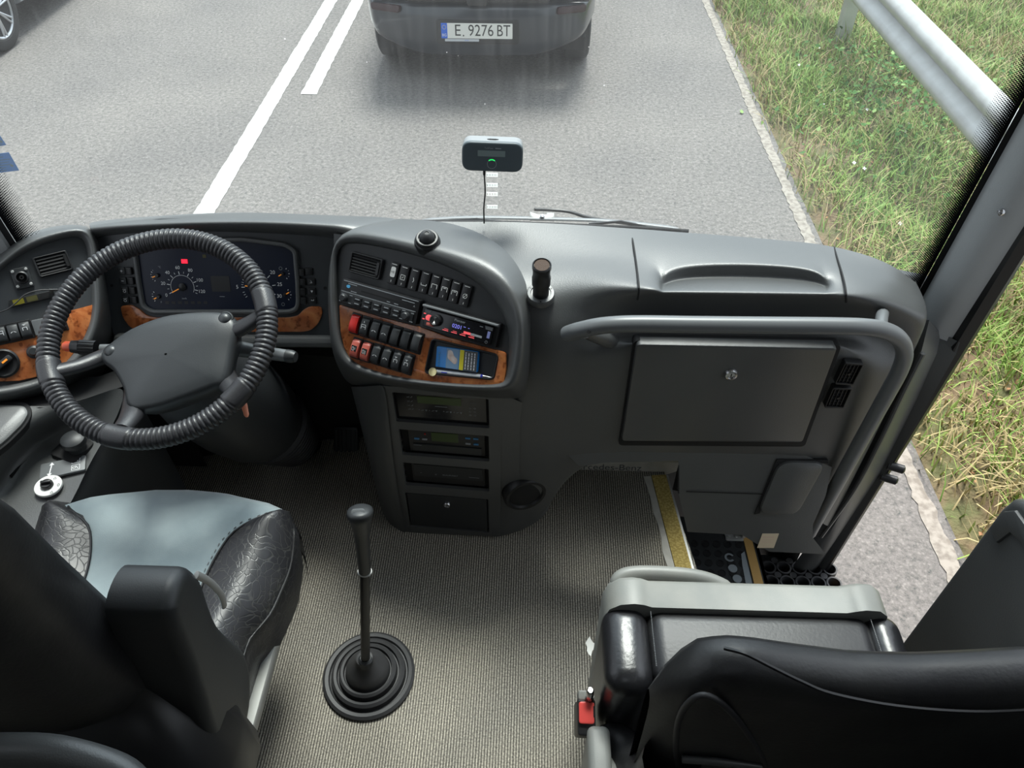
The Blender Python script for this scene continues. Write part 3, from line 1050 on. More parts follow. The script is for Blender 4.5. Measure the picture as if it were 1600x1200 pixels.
# dotted dark border printed on the glass at both ends
def frit():
    m = bpy.data.materials.new('printed_glass_dots')
    m.use_nodes = True
    N, L = m.node_tree.nodes, m.node_tree.links
    N.clear()
    out = N.new('ShaderNodeOutputMaterial')
    tr = N.new('ShaderNodeBsdfTransparent')
    bk = N.new('ShaderNodeBsdfDiffuse'); bk.inputs[0].default_value = (0.008, 0.008, 0.009, 1)
    uv = N.new('ShaderNodeUVMap')
    sp = N.new('ShaderNodeSeparateXYZ')
    L.new(uv.outputs[0], sp.inputs[0])
    vo = N.new('ShaderNodeTexVoronoi'); vo.voronoi_dimensions = '2D'; vo.inputs['Randomness'].default_value = 0; vo.inputs['Scale'].default_value = 1
    mp = N.new('ShaderNodeMapping'); mp.inputs['Rotation'].default_value = (0, 0, math.radians(45)); mp.inputs['Scale'].default_value = (10, 300, 1)
    mp.vector_type = 'POINT'
    cb = N.new('ShaderNodeCombineXYZ')
    m1 = N.new('ShaderNodeMath'); m1.operation = 'MULTIPLY'; m1.inputs[1].default_value = 11
    m2 = N.new('ShaderNodeMath'); m2.operation = 'MULTIPLY'; m2.inputs[1].default_value = 300
    L.new(sp.outputs[0], m1.inputs[0]); L.new(sp.outputs[1], m2.inputs[0])
    L.new(m1.outputs[0], cb.inputs[0]); L.new(m2.outputs[0], cb.inputs[1])
    mp.inputs['Scale'].default_value = (1, 1, 1)
    L.new(cb.outputs[0], mp.inputs[0]); L.new(mp.outputs[0], vo.inputs['Vector'])
    # dot radius grows towards the edge (u=1)
    rd = N.new('ShaderNodeMath'); rd.operation = 'MULTIPLY_ADD'; rd.inputs[1].default_value = 0.62; rd.inputs[2].default_value = 0.14
    L.new(sp.outputs[0], rd.inputs[0])
    lt = N.new('ShaderNodeMath'); lt.operation = 'LESS_THAN'
    L.new(vo.outputs['Distance'], lt.inputs[0]); L.new(rd.outputs[0], lt.inputs[1])
    mx = N.new('ShaderNodeMixShader')
    L.new(lt.outputs[0], mx.inputs[0]); L.new(tr.outputs[0], mx.inputs[1]); L.new(bk.outputs[0], mx.inputs[2])
    L.new(mx.outputs[0], out.inputs[0])
    return m


M['frit'] = frit()


def frit_band(name, x0, x1, z0, z1):
    me = bpy.data.meshes.new(name)
    n = 40
    vs, fs = [], []
    for i in range(n + 1):
        z = z0 + (z1 - z0) * i / n
        for x in (x0, x1):
            vs.append((x, ws_y(x, z) - 0.004, z))
    for i in range(n):
        fs.append((2 * i, 2 * i + 1, 2 * i + 3, 2 * i + 2))
    me.from_pydata(vs, [], fs)
    uvl = me.uv_layers.new(name='UVMap')
    for p in me.polygons:
        for li in p.loop_indices:
            vi = me.loops[li].vertex_index
            uvl.data[li].uv = (vi % 2, vs[vi][2])
    me.materials.append(M['frit'])
    ob = bpy.data.objects.new(name, me)
    COL.objects.link(ob)
    return struct(ob)


frit_band('trim_1', 0.822, 0.868, 1.42, 3.0)
frit_band('trim_2', -1.075, -1.128, 1.42, 3.0)
b = MB()
for x0, x1 in ((0.868, 0.905), (-1.128, -1.150)):
    b.grid([[Vector((x, ws_y(x, z) - 0.006, z)) for x in (x0, x1)] for z in np.linspace(1.40, 3.0, 8)])
struct(b.build('trim_3', M['blackm'], fix=False))

# front pillars
def pillar(name, base, top, m):
    b = MB()
    b.grid([[Vector(p) for p in base], [Vector(p) for p in top]], closed=True)
    return struct(b.build(name, m))


def zsec(pts, z, dy=0.0):
    return [(x, y + dy, z) for x, y in pts]


apil = [(0.872, 1.372), (0.882, 1.330), (0.895, 1.315), (0.936, 1.300), (0.945, 1.31), (0.95, 1.42), (0.885, 1.42)]
pillar('pillar_right', zsec(apil, 1.335, 0.015), zsec(apil, 3.05, -0.14), M['pillar'])
lpil = [(-1.135, 1.425), (-1.142, 1.385), (-1.20, 1.345), (-1.245, 1.36), (-1.245, 1.46)]
pillar('pillar_left', zsec(lpil, 1.30, 0.0), zsec(lpil, 3.05, -0.14), M['pillar'])
b = MB()
f = Frame(aty(1565, 332, 1.300), (-0.2, -1, 0.1))
b.lathe(f, [(0.007, -0.004), (0.007, 0.002), (0.004, 0.005), (0, 0.006)], seg=12)
b.build('pillar_screw', M['metal'], bpy.data.objects['pillar_right'])
# door jamb with its rubber seal; the door leaf beyond is glass
jam = [(0.925, 1.300), (0.932, 1.284), (0.952, 1.278), (0.966, 1.288), (0.975, 1.36), (0.93, 1.38)]
b = MB()
b.grid([[Vector(p) for p in zsec(jam, z, 0.095 - 0.07 * (z - 0.25))] for z in (0.20, 0.8, 1.3, 1.7, 3.05)], closed=True)
jamb = struct(b.build('door_frame', M['black']))
b = MB()
for z, w in ((0.95, 0.03), (0.90, 0.03)):
    p = Vector((0.966, 1.36 - 0.07 * (z - 0.25) , z))
    b.lathe(Frame(p, (1, -0.4, 0)), [(0.012, -0.03), (0.012, 0.008), (0.006, 0.012), (0, 0.012)], seg=12)
b.build('hinge', M['black'], jamb)

# ------------------------------------------------------------------ door well: two steps
b = MB()
f = Frame((0, 0, 0.50), (0, 0, 1), (0, 1, 0))
b.prism(f, [(0.42, 0.40), (0.730, 0.40), (0.710, 1.47), (0.40, 1.47)], -0.02, 0.0)
b.prism(f, [(0.720, 0.40), (0.730, 0.40), (0.710, 1.47), (0.700, 1.47)], -0.22, 0.0)
rings = MB()
for i in range(6):
    for j in range(11):
        rings.lathe(f.at((0.482 + i * 0.034, 1.03 + j * 0.034, 0.50)), [(0.0125, 0.0), (0.0125, 0.0016), (0.010, 0.0016), (0.010, 0.0004), (0, 0.0004)], seg=14)
b.v += []
step = struct(b.build('step', M['dark']))
o = rings.build('tread_studs', M['black'], step)
o['kind'] = 'stuff'
b = MB()
for q, r_ in (((1140, 871), 0.0135), ((1145, 888), 0.0135), ((1152, 904), 0.0135)):
    p = atz(*q, 0.503)
    if q[1] == 871:
        b.arc(f, (p.x, p.y), 0.012, 0.5, 5.6, 0.006, 0.003)
    else:
        b.prism(f.at((0, 0, 0.5)), circle(p.x, p.y, r_, 16), 0.0, 0.003)
b.prism(f, [atz(*q, 0.5).xy[:] for q in ((1158, 866), (1163, 862), (1170, 890), (1176, 916), (1166, 916), (1160, 885))], 0, 0.002)
b.build('worn_patch', M['patch'], step, fix=False)
b = MB()
b.prism(f, [(0.688, 0.40), (0.722, 0.40), (0.695, 1.402), (0.669, 1.402)], 0.0, 0.003)
tp = b.build('edge_tape', M['tape2'], step)
tp['label'] = 'tan tape along the step edge'
b = MB()
p = atz(1147, 838, 0.505)
fm = Frame((p.x, p.y, 0.502), (0, 0, 1), (0, 1, 0))
b.box(fm, 0, 0, 0.055, 0.030, 0, 0.003, 0.004, 0.001)
for dx in (-0.016, 0.006):
    b.lathe(fm, [(0.005, 0.003), (0.004, 0.005), (0, 0.005)], dx, 0, 10)
b.box(fm, 0.028, 0.004, 0.012, 0.02, 0, 0.045, 0.003, 0.002)
b.build('latch_plate', M['alu'], step)
b = MB()
b.wbox(0.705, 0.97, 0.40, 1.45, 0.31, 0.33)
struct(b.build('step', M['dark']))
b = MB()   # closes the well towards the floor and the front
b.add([(0.47, 0.40, 0.745), (0.47, 0.95, 0.745), (0.398, 1.44, 0.745), (0.398, 1.44, 0.45), (0.46, 0.95, 0.45), (0.46, 0.40, 0.45)], [(0, 1, 4, 5), (1, 2, 3, 4)])
struct(b.build('step_riser', M['dark'], fix=False))

# grit tape and pale strip on the floor edge
b = MB()
e0, e1 = (0.398, 1.43), (0.505, 0.42)
def edge_strip(w0, w1, z1, m, name, off=0.0, jag=0.0):
    b = MB()
    n = 24
    d = (Vector(e1) - Vector(e0)).normalized()
    nn = Vector((d.y, -d.x))
    r0, r1 = [], []
    for i in range(n + 1):
        q = Vector(e0).lerp(Vector(e1), i / n)
        a_ = q + nn * w0
        c_ = q + nn * (w1 + random.uniform(-jag, jag))
        r0.append((a_.x, a_.y)); r1.append((c_.x, c_.y))
    fr_ = Frame((0, 0, FZ), (0, 0, 1), (0, 1, 0))
    b.prism(fr_, r0 + r1[::-1], off, z1)
    return b.build(name, m)
o = edge_strip(-0.002, 0.040, 0.006, M['tape'], 'grit_strip', -0.012)
tag(o, 'yellow grit strip along the edge of the ribbed floor', 'step edging')
o = edge_strip(0.041, 0.060, 0.003, M['pale'], 'pale_strip', 0.0, 0.004)
tag(o, 'worn whitish glue strip between ribbed carpet and yellow grit strip', 'strip')
o = edge_strip(-0.0085, -0.0025, 0.004, M['alu'], 'metal_edging', -0.02)
tag(o, 'thin metal edging on the step side of the yellow grit strip', 'edging')
# worn spot on the carpet
b = MB()
p = atz(922, 1010, FZ)
b.prism(Frame((p.x, p.y, FZ), (0, 0, 1), (0, 1, 0)), [(0.011 * math.cos(a) * (1 + .35 * math.sin(3 * a + 1)), 0.020 * math.sin(a) * (1 + .3 * math.cos(4 * a))) for a in np.linspace(0, 6.0, 16)], 0, 0.001)
tag(b.build('paper_scrap', M['alu']), 'small pale scrap stuck to the ribbed floor near the folded seat', 'scrap')

# rubber mat with rings on the lower step
mat_o = thing('rubber_mat', 'black rubber ring mat lying on the lower door step', 'mat', (0.83, 1.2, 0.33))
b = MB()
fm = Frame((0.83, 1.2, 0.33), (0, 0, 1), (0, 1, 0))
for i in range(6):
    for j in range(9):
        cx, cy = -0.110 + i * 0.048, -0.25 + j * 0.052
        if cy > 0.16 + 0.10 * (i / 5):
            continue
        b.lathe(fm, [(0.020, 0.0), (0.0235, 0.0), (0.0235, 0.060), (0.0185, 0.060), (0.0165, 0.048), (0.0165, 0.0)], cx, cy, 18)
for i in range(6):
    for j in range(9):
        cx, cy = -0.086 + i * 0.048, -0.224 + j * 0.052
        if i < 5 and cy < 0.20:
            b.lathe(fm, [(0.007, 0.0), (0.011, 0.0), (0.011, 0.058), (0.007, 0.058)], cx, cy, 10)
b.build('ring_cells', M['rubber'], mat_o)
b = MB()
for p in ((0.10, 0.20), (0.12, 0.10), (0.12, -0.02)):
    b = MB()
    b.prism(fm, circle(p[0], p[1], 0.016, 8), 0.0, 0.03)
    b.build('leaf_scrap', M['tape2'], mat_o)

# kick plate under the dash with its lettering
b = MB()
KP = Frame((0.2, 1.445, FZ), (0, -1, 0.25))
pl = [KP.uv(*q) for q in ((850, 776), (880, 752), (930, 742), (985, 744), (1040, 742), (1062, 735), (1068, 700), (880, 700), (850, 735))]
b.prism(KP, pl, -0.01, 0.0)
kp = b.build('kick_plate', M['pale'])
tag(kp, 'pale kick plate with dark lettering at the floor under the dashboard', 'kick plate')
b = MB()
u, v = KP.uv(945, 730)
b.text(KP, 'Mercedes-Benz', u, v, 0.030, 0.001, align='CENTER', sx=1.15)
b.build('lettering', M['charcoal'], kp)
b = MB()
f = Frame(atz(1066, 742, 0.79), (-0.3, -1, 0.1))
b.box(f, 0, -0.02, 0.035, 0.075, -0.01, 0.012, 0.003, 0.002)
tag(b.build('rubber_stop', M['blackm']), 'black rubber stop at the front end of the yellow grit strip', 'rubber stop')

# ================================================================== THE DASHBOARD
dash = thing('dashboard', 'dark grey moulded coach dashboard spanning below the windscreen', 'dashboard', (-0.15, 1.45, 0.78))

CP = Frame.three(aty(160, 370, 1.44), aty(512, 370, 1.44), aty(340, 525, 1.34))        # instrument panel
FP = Frame.three(aty(525, 375, 1.40), aty(545, 565, 1.24), aty(790, 600, 1.14))        # centre fascia
PP = Frame.three(aty(130, 365, 1.42), aty(145, 480, 1.31), atx(0, 600, -1.12))         # left pod
SP = Frame.three(aty(614, 614, 1.215), aty(764, 622, 1.200), aty(640, 824, 1.210))     # radio stack
GP = Frame.three(aty(995, 535, 1.20), aty(1310, 540, 1.20), aty(970, 690, 1.20))       # passenger side face

# --- right and centre top: one moulded surface, control rows from the glass down to the knee panel
cols = [
    [(560, 343, 1.50), (600, 352, 1.47), (640, 365, 1.43), (690, 385, 1.38), (720, 420, 1.33), (740, 460, 1.30), (750, 500, 1.28), (755, 540, 1.265), (755, 570, 1.255), (752, 600, 1.25), (750, 650, 1.25), (748, 740, 1.25), (740, 830, 1.25)],
    [(700, 347, 1.49), (765, 385, 1.42), (790, 412, 1.36), (803, 438, 1.305), (815, 462, 1.26), (822, 490, 1.232), (824, 520, 1.208), (822, 545, 1.196), (818, 572, 1.190), (812, 602, 1.187), (806, 650, 1.186), (800, 740, 1.193), (782, 834, 1.204)],
    [(790, 346, 1.487), (832, 385, 1.41), (848, 408, 1.36), (858, 430, 1.31), (872, 462, 1.262), (880, 488, 1.238), (880, 518, 1.212), (875, 548, 1.196), (870, 576, 1.188), (866, 604, 1.185), (858, 650, 1.186), (850, 735, 1.195), (850, 806, 1.222)],
    [(885, 350, 1.478), (905, 385, 1.40), (915, 402, 1.365), (925, 420, 1.32), (938, 446, 1.262), (934, 464, 1.255), (920, 492, 1.246), (908, 524, 1.220), (898, 552, 1.205), (892, 580, 1.200), (882, 640, 1.198), (872, 730, 1.205), (866, 775, 1.215)],
    [(985, 357, 1.465), (990, 385, 1.395), (993, 405, 1.35), (996, 428, 1.295), (998, 452, 1.235), (998, 463, 1.245), (990, 500, 1.280), (986, 526, 1.243), (985, 535, 1.207), (983, 560, 1.203), (978, 640, 1.203), (968, 705, 1.203), (900, 728, 1.215)],
    [(1015, 359, 1.462), (1022, 386, 1.39), (1024, 412, 1.335), (1026, 432, 1.29), (1027, 453, 1.235), (1027, 464, 1.245), (1020, 500, 1.282), (1016, 525, 1.243), (1015, 533, 1.207), (1012, 560, 1.203), (1007, 640, 1.203), (995, 704, 1.203), (935, 724, 1.215)],
    [(1028, 360, 1.46), (1034, 387, 1.388), (1036, 430, 1.298), (1036, 445, 1.288), (1034, 456, 1.236), (1034, 465, 1.245), (1028, 500, 1.282), (1024, 525, 1.243), (1023, 533, 1.207), (1020, 560, 1.203), (1014, 640, 1.203), (1002, 704, 1.203), (945, 723, 1.215)],
    [(1050, 362, 1.457), (1056, 389, 1.384), (1060, 416, 1.325), (1060, 434, 1.318), (1054, 456, 1.236), (1054, 465, 1.245), (1048, 500, 1.282), (1044, 525, 1.243), (1043, 533, 1.207), (1040, 560, 1.203), (1033, 640, 1.203), (1020, 704, 1.203), (965, 722, 1.215)],
    [(1150, 369, 1.443), (1152, 392, 1.376), (1152, 412, 1.328), (1152, 431, 1.322), (1150, 457, 1.233), (1150, 466, 1.243), (1146, 500, 1.282), (1143, 525, 1.243), (1142, 533, 1.207), (1140, 560, 1.203), (1130, 640, 1.203), (1112, 704, 1.203), (1050, 722, 1.215)],
    [(1250, 378, 1.425), (1258, 399, 1.362), (1264, 418, 1.313), (1264, 436, 1.308), (1268, 459, 1.231), (1268, 468, 1.24), (1262, 500, 1.28), (1258, 526, 1.243), (1257, 534, 1.207), (1253, 560, 1.203), (1237, 640, 1.203), (1210, 704, 1.203), (1165, 724, 1.215)],
    [(1276, 381, 1.42), (1284, 402, 1.357), (1291, 433, 1.285), (1291, 448, 1.275), (1288, 459, 1.23), (1288, 469, 1.239), (1281, 500, 1.28), (1277, 527, 1.243), (1276, 535, 1.207), (1270, 560, 1.203), (1254, 640, 1.203), (1226, 705, 1.203), (1190, 724, 1.215)],
    [(1288, 383, 1.417), (1296, 404, 1.353), (1303, 422, 1.305), (1305, 442, 1.262), (1305, 460, 1.228), (1305, 470, 1.237), (1297, 500, 1.28), (1292, 527, 1.243), (1291, 536, 1.207), (1285, 562, 1.203), (1268, 640, 1.203), (1240, 705, 1.203), (1205, 725, 1.215)],
    [(1340, 393, 1.39), (1352, 413, 1.345), (1358, 428, 1.305), (1362, 446, 1.265), (1365, 465, 1.226), (1364, 477, 1.232), (1350, 508, 1.27), (1338, 534, 1.243), (1336, 545, 1.207), (1328, 570, 1.203), (1308, 645, 1.203), (1276, 712, 1.203), (1240, 760, 1.225)],
    [(1400, 415, 1.355), (1409, 436, 1.32), (1414, 450, 1.29), (1417, 465, 1.258), (1418, 482, 1.226), (1415, 495, 1.226), (1400, 522, 1.245), (1383, 548, 1.240), (1372, 570, 1.215), (1360, 598, 1.208), (1335, 665, 1.206), (1304, 730, 1.206), (1262, 800, 1.25)],
    [(1436, 448, 1.33), (1445, 466, 1.30), (1450, 478, 1.275), (1454, 490, 1.25), (1455, 504, 1.228), (1451, 518, 1.224), (1442, 540, 1.222), (1432, 562, 1.222), (1422, 586, 1.222), (1408, 616, 1.224), (1378, 678, 1.228), (1345, 742, 1.235), (1300, 830, 1.29)],
]
grid = [[aty(*q) for q in c] for c in cols]
last = [p + Vector((0.006, 0.05, -0.008)) for p in grid[-1]]
last2 = [Vector((p.x + 0.012, max(p.y, 1.34), p.z - 0.015)) for p in last]
grid += [last, last2]
b = MB()
b.grid(grid)
o = b.build('dash_top', M['dash'], dash, sub=3)
me = o.data
ca = me.attributes.new('crease_edge', 'FLOAT', 'EDGE')
RN = 13
def vid(ci, ri):
    return ci * RN + ri
pos = {tuple(round(c, 5) for c in v.co): v.index for v in me.vertices}
def vi_of(P):
    q = P - ORIG[dash.name]
    best = min(me.vertices, key=lambda v: (v.co - q).length_squared)
    return best.index
ed = {tuple(sorted(e.vertices)): e.index for e in me.edges}
def crease(ci, ri, cj, rj, val):
    k = tuple(sorted((vi_of(grid[ci][ri]), vi_of(grid[cj][rj]))))
    if k in ed:
        ca.data[ed[k]].value = val
for ci in range(6, 10):
    crease(ci, 2, ci + 1, 2, 0.75); crease(ci, 3, ci + 1, 3, 0.6)
crease(6, 2, 6, 3, .6); crease(10, 2, 10, 3, .6)
for ci in (6, 10):
    crease(ci, 3, ci, 4, 0.7)
for ci in range(4, 12):
    crease(ci, 4, ci + 1, 4, 0.35); crease(ci, 8, ci + 1, 8, 0.7); crease(ci, 7, ci + 1, 7, 0.5)

# --- hoods: lofted rims around the three recessed panels
def loft(name, colsx, fr_, hs, closed=False, sub=2, m='dash'):
    """each column: inner edge, front lip, top, then back with its own depth"""
    g = []
    for i, l, t, bk in colsx:
        g.append([fr_.hit(*i, -0.012), fr_.hit(*i, 0.004), fr_.hit(*l, hs[0]), fr_.hit(*t, hs[1]) if len(t) == 2 else aty(*t), aty(*bk)])
    b = MB()
    if closed:
        g = g + [g[0]]
    b.grid(g)
    return b.build(name, M[m], dash, sub=sub)


hood_cols = [
    ((150, 372), (142, 358), (140, 352, 1.435), (138, 347, 1.465)),
    ((185, 366), (182, 354), (182, 348, 1.44), (182, 342, 1.48)),
    ((250, 363), (250, 350), (250, 344, 1.445), (250, 337, 1.495)),
    ((350, 362), (350, 347), (350, 340, 1.45), (350, 331, 1.515)),
    ((440, 366), (440, 349), (440, 341, 1.445), (440, 333, 1.515)),
    ((512, 371), (512, 355), (516, 345, 1.44), (530, 337, 1.51)),
    ((522, 373), (524, 358), (540, 346, 1.43), (570, 338, 1.505)),
    ((580, 390), (580, 374), (592, 360, 1.43), (640, 341, 1.498)),
]
loft('instrument_hood', hood_cols, CP, (0.045, 0.02))
ring = [
    ((526, 376), (520, 362), (535, 349, 1.425), (575, 340, 1.505)),
    ((580, 383), (580, 366), (592, 353, 1.42), (640, 342, 1.50)),
    ((640, 396), (644, 380), (658, 363, 1.395), (710, 347, 1.485)),
    ((700, 416), (706, 399), (722, 381, 1.345), (770, 372, 1.43)),
    ((745, 440), (753, 424), (769, 405, 1.29), (805, 405, 1.35)),
    ((778, 472), (789, 457), (803, 443, 1.235), (825, 445, 1.285)),
    ((794, 510), (807, 500), (819, 492, 1.190), (832, 495, 1.236)),
    ((796, 550), (811, 548), (823, 545, 1.165), (834, 548, 1.225)),
    ((791, 592), (806, 604), (818, 612, 1.150), (830, 622, 1.212)),
    ((780, 601), (786, 612), (792, 619, 1.160), (806, 628, 1.207)),
    ((700, 598), (698, 607), (697, 612, 1.185), (697, 616, 1.213)),
    ((620, 588), (614, 597), (612, 602, 1.210), (612, 606, 1.222)),
    ((570, 573), (560, 584), (555, 591, 1.238), (563, 602, 1.26)),
    ((546, 559), (532, 569), (526, 580, 1.252), (540, 602, 1.29)),
    ((533, 530), (519, 535), (514, 540, 1.285), (524, 560, 1.33)),
    ((528, 480), (514, 480), (511, 484, 1.33), (516, 500, 1.39)),
    ((526, 420), (513, 414), (511, 414, 1.39), (515, 430, 1.43)),
]
loft('console_surround', ring, FP, (0.020, 0.014), closed=True)
pod = [
    ((-60, 470), (-62, 448), (-62, 436, 1.27), (-64, 426, 1.31)),
    ((0, 424), (0, 412), (0, 404, 1.335), (0, 398, 1.37)),
    ((25, 402), (22, 390), (20, 382, 1.36), (18, 378, 1.40)),
    ((60, 384), (54, 373), (50, 366, 1.385), (48, 362, 1.43)),
    ((100, 373), (98, 362), (97, 355, 1.41), (96, 350, 1.455)),
    ((132, 366), (140, 356), (146, 352, 1.43), (152, 350, 1.46)),
    ((137, 400), (150, 396), (158, 396, 1.42), (160, 400, 1.46)),
    ((146, 476), (160, 478), (170, 482, 1.345), (178, 488, 1.385)),
    ((136, 520), (150, 528), (164, 534, 1.30), (182, 540, 1.35)),
    ((105, 566), (118, 580), (132, 592, 1.23), (155, 602, 1.30)),
    ((62, 592), (68, 608), (74, 622, 1.18), (90, 640, 1.25)),
    ((0, 604), (0, 622), (0, 636, 1.12), (10, 655, 1.19)),
    ((-60, 606), (-62, 626), (-62, 640, 1.07), (-60, 660, 1.13)),
]
loft('pod_surround', pod, PP, (0.026, 0.016))

# flat panels inside the hoods
b = MB()
b.prism(CP, [CP.uv(*q) for q in ((140, 352), (250, 342), (350, 340), (440, 342), (520, 352), (528, 420), (530, 536), (180, 530), (165, 480), (150, 400))], -0.03, 0.0)
b.build('instrument_fascia', M['fascia'], dash)
b = MB()
c_ = [CP.uv(*q, 0.012) for q in ((178, 522), (535, 526), (537, 544), (176, 540))]
b.prism(CP, rounded(c_, 0.012), -0.03, 0.022, 0.012)
b.build('instrument_sill', M['dash'], dash)
b = MB()
b.prism(FP, [FP.uv(*q) for q in ((520, 365), (640, 380), (700, 400), (750, 425), (785, 460), (802, 505), (804, 550), (798, 606), (700, 606), (615, 597), (560, 580), (535, 563), (520, 520))], -0.05, -0.004)
b.build('console_fascia', M['dark'], dash)
b = MB()
b.prism(PP, [PP.uv(*q) for q in ((-80, 470), (0, 414), (60, 374), (136, 358), (142, 400), (152, 480), (140, 526), (108, 574), (62, 602), (0, 614), (-80, 616))], -0.03, -0.004)
b.build('pod_fascia', M['fascia'], dash)
# lower console: radio stack front with four openings, and its sides
slots = {'climate': ((614, 614), (764, 623), (764, 667), (618, 661)), 'tacho': ((624, 672), (764, 680), (764, 719), (628, 713)),
         'player': ((630, 724), (764, 732), (764, 767), (633, 759)), 'drawer': ((635, 771), (764, 779), (763, 831), (639, 823))}
SL = {}
for k, q in slots.items():
    uvs = [SP.uv(*p) for p in q]
    u0 = (uvs[0][0] + uvs[3][0]) / 2; u1 = (uvs[1][0] + uvs[2][0]) / 2
    v1 = (uvs[0][1] + uvs[1][1]) / 2; v0 = (uvs[2][1] + uvs[3][1]) / 2
    SL[k] = ((u0 + u1) / 2, (v0 + v1) / 2, u1 - u0, v1 - v0)
b = MB()
outer = [SP.uv(*q) for q in ((596, 603), (783, 615), (783, 700), (782, 800), (780, 838), (632, 832), (618, 780), (604, 690))]
b.prism(SP, outer, -0.01, 0.0, 0.0, [rrect(c[0], c[1], c[2], c[3], 0.004) for c in SL.values()])
b.build('stack_front', M['dash'], dash, angle=30)
b = MB()
sl = [[aty(603, 602, 1.213), aty(610, 690, 1.209), aty(623, 780, 1.208), aty(636, 836, 1.208)],
      [aty(594, 602, 1.214), aty(602, 690, 1.210), aty(616, 780, 1.209), aty(630, 836, 1.209)],
      [aty(570, 604, 1.235), aty(584, 690, 1.226), aty(604, 780, 1.222), aty(618, 832, 1.225)],
      [aty(548, 604, 1.27), aty(570, 690, 1.25), aty(590, 780, 1.245), aty(604, 822, 1.25)],
      [aty(545, 604, 1.38), aty(567, 690, 1.36), aty(588, 780, 1.36), aty(602, 815, 1.36)],
      [Vector((-0.40, 1.55, z)) for z in (1.34, 1.15, 0.95, 0.76)]]
b.grid(sl)
b.build('console_side', M['dash'], dash, sub=2)
b = MB()
sl = [[aty(766, 611, 1.197), aty(768, 700, 1.199), aty(768, 780, 1.202), aty(768, 839, 1.204)],
      [aty(776, 611, 1.196), aty(778, 700, 1.198), aty(778, 780, 1.201), aty(777, 839, 1.203)],
      [aty(815, 630, 1.192), aty(812, 700, 1.194), aty(810, 780, 1.201), aty(806, 832, 1.210)],
      [aty(850, 640, 1.193), aty(848, 700, 1.196), aty(845, 780, 1.210), aty(838, 818, 1.225)],
      [aty(878, 640, 1.205), aty(874, 700, 1.205), aty(870, 755, 1.22), aty(862, 795, 1.245)],
      [Vector((0.085, 1.42, z)) for z in (1.25, 1.1, 0.95, 0.76)]]
b.grid(sl)
b.build('console_corner', M['dash'], dash, sub=2)
# knee panel below the glove box, kinked forward to the step
b = MB()
def kp_(px, py):
    d = ray(px, py)
    # plane from (1.208, z 1.14) to (1.43, z .40)
    f_ = Frame((0.5, 1.211, 1.13), (0, -0.71, 0.205))
    return f_.hit(px, py)
KN = Frame((0.5, 1.213, 1.13), (0, -0.71, 0.205))
b.grid([[KN.hit(*q, 0) for q in ((880, 704), (968, 702), (1060, 702), (1160, 702), (1240, 703), (1300, 730))],
        [KN.hit(*q, 0) for q in ((905, 729), (950, 722), (1060, 720), (1155, 740), (1222, 760), (1290, 775))]])
b.grid([[KN.hit(*q, 0) for q in ((1060, 720), (1155, 740), (1222, 760), (1290, 775))],
        [KN.hit(*q, 0) for q in ((1059, 764), (1140, 790), (1205, 810), (1270, 820))],
        [KN.hit(*q, 0) for q in ((1067, 800), (1150, 815), (1205, 836), (1270, 840))],
        [KN.hit(*q, 0) for q in ((1074, 831), (1160, 836), (1202, 862), (1290, 866))]])
b.build('knee_panel', M['dash'], dash, angle=25)
b = MB()
b.line(KN, KN.uv(1072, 767), KN.uv(1192, 771), 0.003, 0.003)
b.line(KN, KN.uv(1060, 770), KN.uv(1060, 726), 0.003, 0.003)
b.build('panel_seam', M['blackm'], dash)
# pocket
b = MB()
pk = [KN.uv(*q, 0.01) for q in ((1218, 722), (1292, 723), (1245, 806), (1184, 803))]
b.prism(KN, rounded(pk, 0.03), -0.01, 0.012, 0.006)
b.build('pocket', M['dash'], dash)
b = MB()
pk = [KN.uv(*q, 0.004) for q in ((1214, 718), (1294, 719), (1294, 724), (1218, 724), (1187, 802), (1179, 804))]
b.prism(KN, pk, -0.01, 0.004)
b.build('pocket_slot', M['blackm'], dash)
# wall between the dash end and the door frame
b = MB()
b.grid([[aty(1425, 500, 1.34), aty(1452, 500, 1.30), aty(1470, 520, 1.33), atx(1500, 535, 0.935)],
        [aty(1415, 548, 1.32), aty(1440, 548, 1.235), aty(1464, 552, 1.30), atx(1494, 553, 0.94)],
        [aty(1385, 620, 1.30), aty(1408, 620, 1.24), aty(1432, 625, 1.32), atx(1450, 630, 0.94)],
        [aty(1325, 740, 1.31), aty(1350, 740, 1.26), aty(1375, 740, 1.33), atx(1392, 728, 0.94)],
        [aty(1275, 835, 1.345), aty(1295, 835, 1.31), aty(1305, 845, 1.35), atx(1318, 845, 0.94)],
        [aty(1205, 930, 1.42), aty(1225, 930, 1.40), aty(1250, 930, 1.41), atx(1262, 930, 0.94)]])
o = b.build('door_side_panel', M['dash'], dash, angle=60)
JP = Frame.three(aty(1432, 625, 1.32), atx(1450, 630, 0.94), atx(1392, 728, 0.94))
b = MB()
hq = [JP.uv(*q, 0.004) for q in ((1364, 692), (1374, 692), (1333, 771), (1318, 772))]
b.prism(JP, rounded(hq, 0.006), -0.004, 0.006, 0.002)
hp = b.build('hatch', M['dash'], dash)
for q in ((1367, 695), (1325, 768)):
    u, v = JP.uv(*q, 0.006)
    b = MB()
    b.lathe(JP, [(0.004, 0.004), (0.004, 0.008), (0, 0.009)], u, v, 10)
    b.build('hatch_screw', M['black'], hp)
b = MB()
b.tube(crom([aty(1442, 552, 1.235), aty(1412, 612, 1.233), aty(1375, 690, 1.24), aty(1335, 765, 1.26), aty(1283, 838, 1.31)], 5), 0.006, 8)
b.build('panel_ridge', M['dash'], dash)
